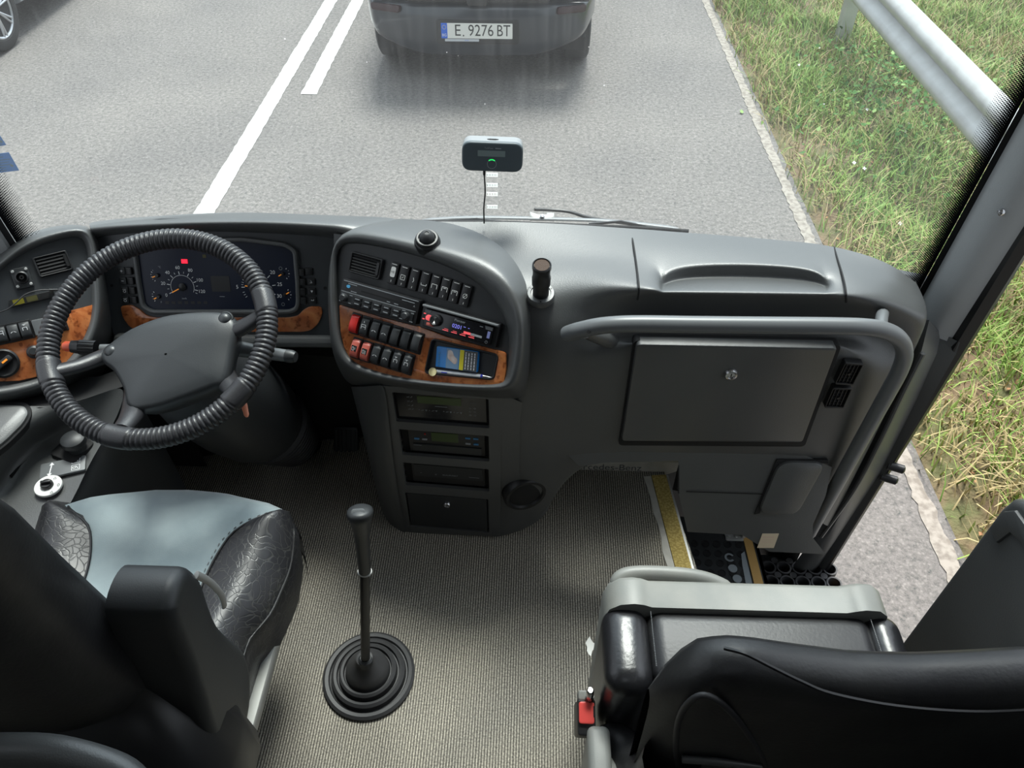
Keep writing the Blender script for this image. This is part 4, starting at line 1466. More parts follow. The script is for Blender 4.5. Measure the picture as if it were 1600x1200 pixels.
# seams of the moulding
b = MB()
for pts in (((986, 362, 1.462), (990, 385, 1.392), (993, 405, 1.347), (996, 428, 1.292), (998, 447, 1.238), (998, 458, 1.232), (996, 468, 1.245)),
            ((1303, 386, 1.412), (1309, 406, 1.35), (1315, 425, 1.30), (1320, 445, 1.255), (1322, 460, 1.227), (1322, 472, 1.235))):
    b = MB()
    b.tube(crom([aty(*p) for p in pts], 4), 0.0022, 6)
    b.build('moulding_seam', M['blackm'], dash)
# dark firewall and column surround under the instruments
b = MB()
b.grid([[Vector((x, 1.40, 1.345)) for x in (-1.2, -0.4, 0.45)], [Vector((x, 1.46, 1.22)) for x in (-1.2, -0.4, 0.45)], [Vector((x, 1.60, 1.0)) for x in (-1.2, -0.4, 0.45)], [Vector((x, 1.60, 0.74)) for x in (-1.2, -0.4, 0.45)]])
b.build('footwell_back', M['blackm'], dash)

# ------------------------------------------------------------------ glove box
gb = thing('glove_box', 'large dark grey glove box lid with round chrome lock, passenger side', 'glove box', GP.hit(1130, 690))
b = MB()
lq = [GP.uv(*q, 0.012) for q in ((995, 537), (1309, 543), (1254, 691), (971, 689))]
b.prism(GP, rounded(lq, 0.010), -0.01, 0.014, 0.005)
b.build('lid', M['dash'], gb)
b = MB()
lq = [GP.uv(*q) for q in ((990, 531), (1315, 538), (1257, 697), (966, 695))]
b.prism(GP, rounded(lq, 0.012), -0.02, 0.0025, 0.001)
b.build('gap', M['blackm'], gb)
b = MB()
u, v = GP.uv(1142, 584, 0.014)
b.lathe(GP, [(0.0145, 0.010), (0.0145, 0.017), (0.012, 0.021), (0.0085, 0.022), (0.008, 0.019), (0, 0.019)], u, v, 24)
lk = b.build('lock', M['metal'], gb)
lk['label'] = 'chrome lock'
b = MB()
b.box(GP, u, v, 0.002, 0.009, 0.018, 0.0195)
b.build('keyhole', M['blackm'], lk)

# vents on the right of the glove box
def vent(name, fr_, corners, label, nsl, group=None, vertical=False, depth=0.012):
    uvs = [fr_.uv(*q, depth) for q in corners]
    cu = sum(p[0] for p in uvs) / 4; cv = sum(p[1] for p in uvs) / 4
    ang = math.atan2(uvs[1][1] - uvs[0][1], uvs[1][0] - uvs[0][0])
    w = (Vector(uvs[1]) - Vector(uvs[0])).length * .5 + (Vector(uvs[2]) - Vector(uvs[3])).length * .5
    h = (Vector(uvs[3]) - Vector(uvs[0])).length * .5 + (Vector(uvs[2]) - Vector(uvs[1])).length * .5
    f_ = fr_.turned(ang, fr_.w(cu, cv, 0))
    t = thing(name, label, 'air vent', f_.w(0, 0, 0), group)
    b = MB()
    b.prism(f_, rrect(0, 0, w, h, 0.004), -0.004, depth, 0.002, [rrect(0, 0, w * .88, h * .84, 0.002)])
    b.build('bezel', M['black'], t)
    b = MB()
    b.box(f_, 0, 0, w * .9, h * .88, -0.003, -0.001)
    b.build('duct', M['blackm'], t)
    for k in range(nsl):
        b = MB()
        s = (k + .5) / nsl - .5
        fs_ = Frame(f_.w(0, s * h * .84, depth * .45), (f_.n + f_.v * 0.55), f_.v)
        fs_.u, fs_.v = f_.u, fs_.n.cross(f_.u)
        b.box(fs_, 0, 0, w * .86, h * .84 / nsl * .66, -0.0008, 0.0008, 0, 0)
        b.build('slat', M['blackm'], t)
    return t, f_, w, h


for q, lb in ((((1319, 567), (1349, 569), (1334, 603), (1306, 601)), 'small black grille vent beside the glove box, upper of the pair'),
              (((1302, 606), (1332, 607), (1318, 639), (1288, 638)), 'small black grille vent beside the glove box, lower of the pair')):
    t, f_, w, h = vent('air_vent', GP, q, lb, 6)
    b = MB()
    for s in (-.3, -.1, .1, .3):
        b.box(f_, s * w, 0, 0.0014, h * .84, 0.004, 0.009)
    b.build('fin', M['black'], t)
    b = MB()
    b.lathe(f_, [(0.003, 0.008), (0.003, 0.012), (0, 0.012)], 0, 0, 8)
    b.build('tab', M['black'], t)

# hand rail
hr = thing('hand_rail', 'grey tubular grab rail curving across the glove box and down beside the door', 'hand rail', aty(1265, 835, 1.28))
path = crom([aty(888, 521, 1.175), aty(905, 516, 1.160), aty(940, 509, 1.145), aty(990, 506, 1.14), aty(1080, 507, 1.14), aty(1180, 508, 1.14), aty(1290, 509, 1.14), aty(1352, 511, 1.14),
             aty(1385, 517, 1.142), aty(1406, 531, 1.146), aty(1413, 552, 1.150), aty(1406, 578, 1.155), aty(1388, 612, 1.16), aty(1350, 680, 1.172), aty(1310, 752, 1.195), aty(1280, 806, 1.23), aty(1266, 832, 1.265)], 6)
b = MB()
b.tube(path, 0.0165, 16)
b.lathe(Frame(path[0], path[0] - path[2], (0, 0, 1)), [(0.0165, -0.002), (0.0155, 0.006), (0.011, 0.010), (0, 0.011)], seg=16)
rl = b.build('tube', M['rail'], hr)
b = MB()
b.tube([aty(1376, 511, 1.143), aty(1378, 494, 1.20), aty(1380, 487, 1.255)], 0.012, 12)
b.build('bracket', M['rail'], hr)
b = MB()
b.tube([aty(915, 520, 1.170), aty(945, 530, 1.21), aty(960, 535, 1.235)], [0.012, 0.016, 0.018], 12)
b.build('bracket', M['dash'], hr)
b = MB()
p = aty(920, 519, 1.134)
b.lathe(Frame(p, (CAMP - p)), [(0.004, -0.004), (0.004, 0.001), (0, 0.001)], seg=10)
b.build('screw', M['blackm'], hr)

# paper sticker on the knee panel
b = MB()
sq = [KN.uv(*q, 0.001) for q in ((1191, 834), (1217, 834), (1209, 856), (1183, 856))]
b.prism(KN, sq, 0.0, 0.0016, mi=0)
c = KN.uv(1200, 841, 0.001)
for k, w in enumerate((0.03, 0.034, 0.028)):
    b.line(KN, (c[0] - w / 2, c[1] + 0.004 - k * 0.008), (c[0] + w / 2, c[1] + 0.004 - k * 0.008), 0.0025 if k == 0 else 0.0012, 0.0019, 1)
tag(b.build('sticker', [M['paper'], M['tan']], fix=False), 'small beige paper sticker on the panel above the rubber mat', 'sticker')
# speaker in the console corner
pc = aty(820, 772, 1.198)
sf = Frame(pc + Vector((0, 0.004, 0)), (0.30, -0.93, 0.02))
spk = thing('loudspeaker', 'round black loudspeaker grille low on the console corner', 'speaker', pc)
b = MB()
b.lathe(sf, [(0.056, -0.02), (0.056, 0.006), (0.052, 0.012), (0.045, 0.012), (0.042, 0.006)], 0, 0, 40)
b.build('ring', M['black'], spk)
b = MB()
b.lathe(sf, [(0.044, -0.01), (0.042, 0.006), (0.030, 0.009), (0, 0.010)], 0, 0, 36)
b.build('grille', M['blackm'], spk)

# ================================================================== INSTRUMENTS AND SWITCHES
def W(fr_, q, h=0.0):
    return fr_.hit(q[0], q[1], h)


def ring_poly(fr_, pts, h=0.0):
    return [fr_.uv(*q, h) for q in pts]


def mids(fr_, corners, h=0.0):
    """centre, angle, width, height of a panel-mounted box from its four corners (top-left, clockwise)"""
    uvs = [fr_.uv(*q, h) for q in corners]
    cu = sum(p[0] for p in uvs) / 4; cv = sum(p[1] for p in uvs) / 4
    a0, a1, a2, a3 = (Vector(p) for p in uvs)
    ang = math.atan2((a1 + a2 - a0 - a3).y, (a1 + a2 - a0 - a3).x)
    w = ((a1 - a0).length + (a2 - a3).length) / 2
    h_ = ((a3 - a0).length + (a2 - a1).length) / 2
    return fr_.turned(ang, fr_.w(cu, cv)), w, h_


ic = thing('instrument_cluster', 'dark blue instrument cluster with speedometer and rev counter behind the steering wheel', 'instrument cluster', W(CP, (340, 500)))
lens = ring_poly(CP, ((216, 393), (222, 386), (300, 379), (382, 377), (446, 385), (459, 393), (463, 440), (464, 470), (462, 479), (452, 483), (240, 483), (228, 476), (222, 440)))
b = MB()
b.prism(CP, rounded(lens, 0.008), -0.01, 0.0022)
b.build('dial_face', M['screen'], ic)
out = inset(ccw(lens), -0.010)
b = MB()
b.prism(CP, rounded(out, 0.010), -0.004, 0.012, 0.004, [rounded(ccw(lens), 0.008)])
b.build('bezel', M['dash'], ic)
HD = 0.0030


def dial(name, c, r, marks, labels, minor, needle, hub=0.006, arcr=None):
    """a gauge: scale printing, needle and hub; angles in degrees"""
    u, v = CP.uv(*c)
    b = MB()
    for a in marks:
        ca_, sa = math.cos(math.radians(a)), math.sin(math.radians(a))
        b.line(CP, (u + ca_ * r * .80, v + sa * r * .80), (u + ca_ * r, v + sa * r), 0.0016, HD)
    for a in minor:
        ca_, sa = math.cos(math.radians(a)), math.sin(math.radians(a))
        b.line(CP, (u + ca_ * r * .88, v + sa * r * .88), (u + ca_ * r, v + sa * r), 0.0010, HD)
    if arcr:
        b.arc(CP, (u, v), arcr, math.radians(-25), math.radians(210), 0.0008, HD)
    for a, t in labels:
        ca_, sa = math.cos(math.radians(a)), math.sin(math.radians(a))
        rr = r * 1.24
        b.text(CP, t, u + ca_ * rr, v + sa * rr, r * 0.30, HD)
    d = b.build(name, M['white'], ic, fix=False)
    b = MB()
    a = math.radians(needle)
    b.line(CP, (u - math.cos(a) * r * .1, v - math.sin(a) * r * .1), (u + math.cos(a) * r * .78, v + math.sin(a) * r * .78), 0.0022, HD + .002)
    b.build('needle', M['orange'], d, fix=False)
    b = MB()
    b.lathe(CP, [(hub, 0.002), (hub, 0.006), (hub * .7, 0.008), (0, 0.008)], u, v, 18)
    b.build('needle_hub', M['black'], d)
    return d


dial('speedometer', (286, 448), 0.036, (207, 171, 134, 98, 60, 22, -12), ((207, '0'), (171, '20'), (134, '40'), (98, '60'), (60, '80'), (22, '100'), (-12, '120')),
     (189, 152, 116, 79, 41, 5, -24), 208, 0.009, 0.027)
dial('rev_counter', (405, 449), 0.040, (180, 137, 93, 46, 10, -22), ((180, '5'), (137, '10'), (93, '15'), (46, '20'), (10, '25'), (-22, '30')),
     (171, 163, 154, 146, 128, 118, 107, 198, 207, 216), 173, 0.009)
dial('temperature_gauge', (247, 430), 0.016, (150, 195, 240), (), (130, 172, 218), 200, 0.005)
dial('fuel_gauge', (249, 463), 0.016, (135, 180, 225), (), (157, 202), 207, 0.005)
dial('pressure_gauge', (443, 427), 0.015, (55, 0, -55), (), (28, -28), 210, 0.004)
dial('pressure_gauge', (446, 460), 0.015, (55, 0, -55), (), (28, -28), 30, 0.004)
b = MB()
c = CP.uv(289, 408)
b.box(CP, c[0], c[1], 0.0135, 0.009, 0.002, 0.0034)
wl = b.build('warning_light', M['warn'], ic)
wl['label'] = 'lit red warning lamp'
b = MB()
b.box(CP, *CP.uv(320, 400), 0.008, 0.007, 0.002, 0.003)
b.build('telltale', M['yellow'], ic).data.materials[0] = mat('dim_amber', (0.07, 0.06, 0.01), 0.5)
b = MB()
f_, w, h = mids(CP, ((330, 431), (360, 431), (360, 455), (332, 455)))
b.box(f_, 0, 0, w, h, 0.002, 0.003, 0.002)
b.build('display', M['black'], ic)
b = MB()
c = CP.uv(348, 463); b.line(CP, (c[0] - .006, c[1]), (c[0] + .006, c[1]), 0.0012, HD)
c = CP.uv(289, 466); b.text(CP, 'km/h', c[0], c[1], 0.0055, HD)
c = CP.uv(253, 472); b.text(CP, 'F', c[0], c[1], 0.007, HD)
c = CP.uv(250, 417); b.text(CP, '°C', c[0], c[1], 0.006, HD)
c = CP.uv(439, 419); b.arc(CP, c, 0.0035, 0, 6.28, 0.0008, HD)
c = CP.uv(443, 475); b.arc(CP, c, 0.0035, 0, 6.28, 0.0008, HD)
for k in range(7):
    c = CP.uv(262 + k * 10, 472.5)
    b.box(CP, c[0], c[1], 0.009, 0.006, 0.002, 0.0026, mi=1)
b.build('printed_marks', [M['dim'], M['black']], ic, fix=False)


def key(fr_, c, w, h, name, parent, legend=None, hh=0.007, ang=0.0, m='black'):
    f_ = fr_.turned(ang, W(fr_, c))
    b = MB()
    b.box(f_, 0, 0, w, h, -0.002, hh, 0.002, 0.0015)
    k = b.build(name, M[m], parent)
    if legend:
        b = MB()
        legend(b, f_, hh + 0.0004)
        b.build('legend', M['white'], k, fix=False)
    return k


def lg_text(t, s):
    return lambda b, f_, h: b.text(f_, t, 0, 0, s, h)


def lg_plus(b, f_, h):
    b.line(f_, (-.0028, 0), (.0028, 0), .0012, h); b.line(f_, (0, -.0028), (0, .0028), .0012, h)


def lg_minus(b, f_, h):
    b.line(f_, (-.0028, 0), (.0028, 0), .0012, h)


def lg_dots(b, f_, h):
    for x in (-.003, 0, .003):
        b.line(f_, (x - .001, .003), (x + .001, .003), .001, h)
    b.arc(f_, (0, -.0015), .0028, 0, 6.28, .0009, h)


def lg_down(b, f_, h):
    b.add([f_.w(-.003, .0025, h), f_.w(.003, .0025, h), f_.w(0, -.003, h)], [(0, 1, 2)])


def lg_up(b, f_, h):
    b.line(f_, (-.003, -.002), (.002, -.002), .001, h); b.line(f_, (.002, -.002), (-.001, .003), .001, h)


def lg_ret(b, f_, h):
    b.line(f_, (-.003, 0), (.003, 0), .001, h); b.line(f_, (.003, 0), (.003, .003), .001, h); b.line(f_, (-.003, 0), (-.001, .002), .001, h)


for (lx, ly), (kx, ky), lg in (((191, 423), (203, 423), lg_plus), ((193, 438.5), (206, 438.5), lg_minus), ((196, 453.5), (208.5, 453.5), lg_dots), ((197, 468), (211, 468), lg_dots)):
    key(CP, (lx, ly), 0.0165, 0.0165, 'label_field', ic, lg, 0.004, m='dark')
    key(CP, (kx, ky), 0.0145, 0.0165, 'button', ic, None, 0.008)
for (lx, ly), (kx, ky), lg in (((472, 425), (483, 424), None), ((474, 440), (487, 440), lg_up), ((474, 455), (488, 455), lg_down), ((475, 469), (489, 469), lg_ret)):
    key(CP, (lx, ly), 0.0140, 0.0165, 'button', ic, None, 0.008)
    key(CP, (kx, ky), 0.0185, 0.0165, 'label_field', ic, lg, 0.004, m='black')
b = MB()
for q in ((175, 446), (508, 450)):
    b.prism(CP, circle(*CP.uv(*q), 0.0035, 12), -0.001, 0.0016)
b.build('screw_hole', M['blackm'], ic)
b = MB()
wd = ring_poly(CP, ((188, 478), (206, 476.5), (219, 484), (229, 493), (240, 496), (452, 496), (466, 493), (474, 484), (484, 478.5), (502, 479), (504, 490), (497, 506), (486, 516), (474, 518.5), (216, 518.5), (202, 510), (192, 496)), 0.003)
b.prism(CP, rounded(wd, 0.008), 0.0, 0.004, 0.0012)
wt = b.build('wood_trim', M['wood'], ic)
wt['label'] = 'burl wood trim'

# ---- centre console: black upper field with its push buttons
pb = thing('push_button_strip', 'row of eight black push buttons on the console above the car radios', 'push buttons', W(FP, (670, 445)))
d0 = Vector(FP.uv(728, 462)) - Vector(FP.uv(615, 426))
FA = math.atan2(d0.y, d0.x)
for i, q in enumerate(((615, 427), (631, 432), (647.5, 437), (664, 441.5), (680, 446.5), (696, 451), (711.5, 456.5), (728, 462))):
    f_ = FP.turned(FA, W(FP, q))
    b = MB()
    b.box(f_, 0, 0, 0.0200, 0.046, -0.006, 0.004, 0.002, 0.001)
    bt = b.build('push_button', M['black'], pb)
    b = MB()
    b.line(f_, (-.006, .0195), (.006, .0195), .0012, .0046)
    b.line(f_, (0, -.014), (0, -.0185), .0010, .0046)
    if i == 0:
        b.box(f_, 0, .003, .011, .022, .004, .0046, .004)
        b.text(f_, 'HE', 0, .003, .007, .005, 1)
    elif i == 1:
        for a_, c_ in (((-.005, .003), (.005, .003)), ((.005, .003), (.005, -.007)), ((.005, -.007), (-.005, -.007)), ((-.005, -.007), (-.005, .003)), ((-.002, -.004), (.002, 0))):
            b.line(f_, a_, c_, .0010, .0046)
    elif i == 2:
        b.line(f_, (-.001, .004), (.001, -.002), .0015, .0046); b.line(f_, (.001, -.002), (-.001, -.006), .0012, .0046)
    elif i == 3:
        b.line(f_, (-.006, -.002), (-.006, -.006), .0012, .0046); b.line(f_, (.006, -.002), (.006, -.006), .0012, .0046); b.line(f_, (-.006, -.006), (.006, -.006), .0012, .0046)
    elif i in (4, 5, 6):
        b.line(f_, (-.006, .003), (.006, .003), .0012, .0046); b.line(f_, (-.006, .003), (-.006, -.006), .0012, .0046); b.line(f_, (.006, .003), (.006, -.006), .0012, .0046)
        if i > 4:
            b.line(f_, (-.003, .0005), (.003, .0005), .0012, .0046)
    else:
        b.arc(f_, (0, -.001), .0045, 0, 6.28, .001, .0046); b.line(f_, (-.004, -.006), (.004, .004), .001, .0046)
    b.build('legend', [M['stickwhite'], M['ink']], bt, fix=False)

t, f_, w, h = vent('air_vent', FP, ((548, 392), (597.5, 405.5), (592.5, 437), (543, 425)), 'black slatted vent on the console above the wide radio', 6, depth=0.006)
b = MB(); b.box(f_, w * .40, 0, 0.006, h * .6, 0, 0.008, .001); b.build('thumb_wheel', M['black'], t)
t, f_, w, h = vent('air_vent', PP, ((50, 403), (104, 390), (114, 421), (62, 434)), 'black slatted vent on the dash end, left of the steering wheel', 5, depth=0.006)
b = MB(); b.box(f_, w * .40, 0, 0.006, h * .6, 0, 0.008, .001); b.build('thumb_wheel', M['black'], t)

# ---- wide radio
f_, w, h = mids(FP, ((541, 434), (662, 470), (653, 506), (534, 472)))
rd = thing('car_radio', 'wide black coach radio with two knobs and a disc slot above red switch', 'car radio', f_.w(0, 0, 0))
b = MB(); b.box(f_, 0, 0, w, h, -0.004, 0.014, 0.002, 0.001); b.build('body', M['black'], rd)
b = MB(); b.box(f_, -w * .01, -h * .24, w * .94, h * .46, 0.010, 0.018, 0.002, 0.001); b.build('key_panel', M['dark'], rd)
b = MB(); b.line(f_, (-w * .48, h * .44), (w * .48, h * .44), .0018, .0145); b.line(f_, (-w * .48, h * .02), (w * .48, h * .02), .0012, .0185); b.build('trim_line', M['dim'], rd, fix=False)
b = MB(); b.box(f_, w * .06, h * .20, w * .60, h * .055, 0.013, 0.0144); b.build('disc_slot', M['blackm'], rd)
b = MB(); b.prism(f_, circle(-w * .41, h * .24, .0045, 14, .0035), .013, .0150); o = b.build('badge', M['cyan'], rd); o.data.materials[0] = mat('badge_blue', (0.1, 0.42, 0.72), 0.4)
for sx in (-.42, .38):
    b = MB(); b.lathe(f_, [(.0085, .017), (.0080, .028), (.006, .030), (0, .030)], w * sx, -h * .24, 20); b.build('knob', M['dark'], rd)
for i in range(5):
    for j in range(2):
        cx, cy = w * (-.25 + .125 * i), -h * (.15 + .19 * j)
        b = MB(); b.box(f_, cx, cy, w * .105, h * .165, 0.017, 0.0205, .0015, .001); k_ = b.build('key', M['black'], rd)
        b = MB(); b.line(f_, (cx - .0055, cy), (cx + .0055, cy), .0022, .0209); b.build('legend', M['dim'], k_, fix=False)
b = MB()
for x, y, l_ in ((-.44, -.09, .008), (-.34, -.08, .007), (-.46, -.40, .007), (-.34, -.40, .006), (.34, -.06, .008), (.45, -.08, .007), (.32, -.41, .008), (.45, -.42, .008), (-.33, .08, .014), (.22, .09, .01), (.12, .09, .008), (.36, .33, .03), (-.36, .36, .022)):
    b.line(f_, (w * x - l_ / 2, h * y), (w * x + l_ / 2, h * y), .0016, .0192 if y < 0.02 else .0146)
b.text(f_, '▲' if False else '^', w * .44, h * .17, .010, .0146)
b.build('printed_marks', M['dim'], rd, fix=False)

# ---- red lit radio
f_, w, h = mids(FP, ((665, 473), (784, 508), (775, 541), (661, 511)))
rd = thing('car_radio', 'narrow black car radio with red lit keys above the coin tray', 'car radio', f_.w(0, 0, 0))
b = MB(); b.box(f_, 0, 0, w * 1.02, h * 1.06, -0.004, 0.010, 0.002, 0.001); b.build('cage', M['black'], rd)
b = MB(); b.box(f_, .0, -h * .03, w * .90, h * .80, 0.008, 0.020, 0.003, 0.002); b.build('faceplate', M['gloss'], rd)
b = MB(); b.prism(f_, [(-w * .50, h * .40), (w * .50, h * .40), (w * .50, h * .50), (-w * .50, h * .50)], .004, .022, .003); b.build('top_lip', M['rail'], rd)
b = MB(); b.lathe(f_, [(.0125, .019), (.0125, .026), (.011, .029), (.009, .0295), (.008, .028), (0, .028)], -w * .285, -h * .02, 28); kn = b.build('knob', M['black'], rd)
b = MB()
for s_ in (1, -1):
    b.add([f_.w(-w * .285, -h * .02, .0285), f_.w(-w * .285 - .004, -h * .02 + s_ * .0085, .0285), f_.w(-w * .285 + .004, -h * .02 + s_ * .0085, .0285)], [(0, 1, 2)])
b.build('knob_glint_mark', M['alu'], kn, fix=False)
b = MB(); b.prism(f_, rounded([(-w * .42, -h * .10), (-w * .355, -h * .13), (-w * .345, h * .12), (-w * .40, h * .13), (-w * .425, h * .04)], .002), .019, .0225, .001); b.build('key', M['pink'], rd)
b = MB(); b.prism(f_, rounded([(-w * .40, -h * .33), (-w * .30, -h * .33), (-w * .32, -h * .20), (-w * .40, -h * .20)], .002), .019, .0225, .001); b.build('key', M['salmon'], rd)
b = MB()
for x, y in ((-.445, .14), (-.45, -.10)):
    b.box(f_, w * x, h * y, .005, .0022, .019, .0206)
for i in range(4):
    x = w * (-.14 + .115 * i)
    b.line(f_, (x - .0065, -h * .325), (x + .0065, -h * .325), .0016, .0206)
    b.line(f_, (x - .003, -h * .26), (x + .006, -h * .26), .0010, .0206)
b.build('lit_marks', M['pink'], rd, fix=False)
b = MB(); b.box(f_, w * .14, -h * .19, w * .09, h * .10, .019, .0206); b.build('logo_tab', M['pink'], rd)
b = MB(); b.box(f_, w * .26, -h * .19, w * .145, h * .09, .019, .0206); b.build('logo_band', M['dim'], rd)
b = MB(); b.text(f_, 'Pioneer', w * .02, h * .22, .0078, .0206); b.line(f_, (w * .28, h * .24), (w * .32, h * .24), .001, .0206); b.build('lettering', M['dim'], rd, fix=False)
b = MB(); b.text(f_, '0201', w * .0, -h * .04, .0115, .0206); b.line(f_, (w * .08, h * .03), (w * .11, h * .03), .001, .0206); b.line(f_, (w * .14, h * .02), (w * .16, h * .02), .001, .0206); b.build('display_digits', M['blue_lit'], rd, fix=False)
b = MB(); b.box(f_, w * .41, -h * .02, .006, .014, .019, .0208); b.build('usb_port', M['silver'], rd).data.materials[0] = mat('usb_blue', (0.22, 0.24, 0.5), 0.4)
b = MB(); b.prism(f_, [(w * .36, h * .18), (w * .445, h * .18), (w * .445, h * .32), (w * .345, h * .32)], .019, .0206); b.build('grey_corner', M['charcoal'], rd); b = MB(); b.prism(f_, [(-w * .45, h * .20), (-w * .38, h * .20), (-w * .36, h * .33), (-w * .45, h * .33)], .019, .0206); b.build('grey_corner', M['charcoal'], rd)
b = MB(); b.arc(f_, (w * .40, -h * .34), .0025, 0, 6.28, .001, .0206); b.build('jack', M['metal'], rd, fix=False)

# ---- wood switch panel
sw = thing('switch_panel', 'burl wood panel with two rows of rocker switches and a coin tray', 'switch panel', W(FP, (640, 570)))
tray = rounded(ring_poly(FP, ((676, 530), (778, 555), (771, 592), (665, 582)), 0.002), 0.009)
wp = ring_poly(FP, ((530, 476), (600, 497), (660, 512), (700, 527), (790, 551), (790, 580), (787, 600), (778, 603), (700, 600), (620, 590), (570, 575), (548, 562), (538, 545), (532, 520)), 0.003)
b = MB()
b.prism(FP, rounded(wp, 0.006), -0.004, 0.003, 0.001, [tray])
b.build('wood_trim', M['wood'], sw)
b = MB()
b.prism(FP, inset(ccw(tray), -0.003), -0.001, 0.0055, 0.002, [inset(ccw(tray), 0.0015)])
tr_ = b.build('tray', M['black'], sw)
b = MB()
ti = inset(ccw(tray), 0.001); tb = inset(ccw(tray), 0.008)
b.grid([[FP.w(x, y, 0.003) for x, y in ti], [FP.w(x, y, -0.020) for x, y in tb]], closed=True)
b.prism(FP, tb, -0.024, -0.020)
b.build('tray_well', M['dark'], sw)
dA = Vector(FP.uv(651, 536)) - Vector(FP.uv(554.5, 506)); SA = math.atan2(dA.y, dA.x)


def rocker(fr_, c, parent, m, lg=None, ang=SA, w=0.0205, h=0.040):
    f_ = fr_.turned(ang, W(fr_, c, 0.008))
    b = MB()
    b.box(f_, 0, 0, w + .004, h + .007, -0.010, -0.002, 0.002, 0.001)
    s_ = b.build('rocker_switch', M['black'], parent)
    # rocker cap: a domed key with a raised upper end
    b = MB()
    n = 12
    rows = []
    for i in range(n + 1):
        y = -h / 2 + h * i / n
        t_ = i / n
        z = 0.0055 + 0.004 * math.cos(math.pi * (t_ - .35)) - (0.006 if i in (0, n) else 0)
        rows.append([f_.w(x, y, z - dz) for x, dz in ((-w * .46, .012), (-w * .44, .001), (-w * .34, 0), (0, -.0006), (w * .34, 0), (w * .44, .001), (w * .46, .012))])
    b.grid(rows)
    b.build('rocker', M[m], s_, angle=60)
    if lg:
        b = MB()
        lg(b, f_, 0.0096)
        b.build('legend', M['white'], s_, fix=False)
    return s_


def lg_bus(b, f_, h):
    for a_, c_ in (((-.005, .006), (.005, .006)), ((.005, .006), (.005, -.004)), ((.005, -.004), (-.005, -.004)), ((-.005, -.004), (-.005, .006)), ((-.005, .001), (.005, .001)), ((0, .010), (0, .014))):
        b.line(f_, a_, c_, .0011, h)


def lg_arc(b, f_, h):
    b.arc(f_, (0, -.006), .006, .6, 2.5, .0011, h)


def lg_door(b, f_, h):
    for a_, c_ in (((-.004, .004), (.004, .004)), ((.004, .004), (.004, -.006)), ((.004, -.006), (-.004, -.006)), ((-.004, -.006), (-.004, .004)), ((0, .007), (0, .010)), ((-.003, .010), (.003, .010))):
        b.line(f_, a_, c_, .0011, h)


def lg_box(b, f_, h):
    b.box(f_, 0, 0, .0125, .0135, h - .004, h + .0006, .001)


for i, q in enumerate(((554.5, 506), (571, 511), (587, 516), (602.5, 520.5), (618.5, 526), (634.5, 531), (651, 536))):
    s_ = rocker(FP, q, sw, 'red' if i == 0 else 'dark', (None, lg_bus, lg_arc, lg_arc, None, None, None)[i])
    if i == 0:
        s_['label'] = 'bright red rocker switch'
for i, q in enumerate(((556, 544.5), (572, 549.5), (588.5, 554), (604.5, 559), (620.5, 564), (637, 569))):
    s_ = rocker(FP, q, sw, 'salmon' if i < 2 else 'dark', (None, None, lg_arc, lg_arc, lg_door, lg_door)[i])
    if i < 2:
        s_['label'] = 'faded red rocker switch'
        f_ = FP.turned(SA, W(FP, q, 0.008))
        b = MB(); b.box(f_, 0, .001, .0120, .0130, .006, .0099, .001, mi=0)
        for a_, c_ in (((-.004, .004), (0, .004)), ((0, .004), (0, -.003)), ((0, -.003), (-.004, -.003)), ((-.004, -.003), (-.004, .004)), ((.003, .004), (.003, -.001 - .003 * i))):
            b.line(f_, a_, c_, .0011, .0103, 1)
        b.build('symbol_plate', [M['ink'], M['white']], s_, fix=False)

# things lying in the tray
TF = FP.at(FP.w(0, 0, -0.020))
uvs = [FP.uv(*q, 0.0) for q in ((687, 541), (751, 550), (744, 581), (679, 572))]
cu = sum(p[0] for p in uvs) / 4; cv = sum(p[1] for p in uvs) / 4
d_ = (Vector(uvs[1]) + Vector(uvs[2]) - Vector(uvs[0]) - Vector(uvs[3]))
pw_, ph_ = d_.length / 2, ((Vector(uvs[0]) - Vector(uvs[3])).length + (Vector(uvs[1]) - Vector(uvs[2])).length) / 2
pf = FP.turned(math.atan2(d_.y, d_.x), FP.w(cu, cv, -0.0155))
pk = thing('cigarette_packet', 'blue and grey cigarette packet lying in the coin tray', 'packet', pf.w(0, 0, 0))
b = MB(); b.box(pf, 0, 0, pw_, ph_, 0, 0.021, 0.002, 0.001); b.build('box', M['pack'], pk)
H_ = 0.0214
b = MB()
b.box(pf, -pw_ * .10, 0, pw_ * .30, ph_ * .96, .020, H_)
b.build('picture_panel', M['pack2'], pk)
b = MB()
b.prism(pf, rounded([(-pw_ * .22, -ph_ * .0), (-pw_ * .05, -ph_ * .25), (.0, -ph_ * .22), (pw_ * .02, ph_ * .02), (-pw_ * .06, ph_ * .12), (-pw_ * .12, ph_ * .40), (-pw_ * .22, ph_ * .40)], .004), .020, H_ + .0003)
b.build('picture', M['skin'], pk)
b = MB(); b.box(pf, pw_ * .12, 0, pw_ * .10, ph_ * .97, .020, H_ + .0002); b.build('yellow_band', M['yellow'], pk)
b = MB(); b.box(pf, pw_ * .33, 0, pw_ * .32, ph_ * .97, .020, H_ + .0001); b.build('warning_panel', M['charcoal'], pk)
b = MB()
for k, x in enumerate((.22, .29, .36, .43)):
    y = -ph_ * .42
    while y < ph_ * .36:
        l_ = random.uniform(.003, .007)
        b.line(pf, (pw_ * x, y), (pw_ * x, min(y + l_, ph_ * .40)), .0022, H_ + .0005)
        y += l_ + .0013
b.build('warning_text', M['white'], pk, fix=False)
b = MB()
y0 = -ph_ * .4
for k in range(5):
    b.line(pf, (-pw_ * .42, y0 + k * .006), (-pw_ * .42, y0 + k * .006 + .004), .004, H_ + .0002)
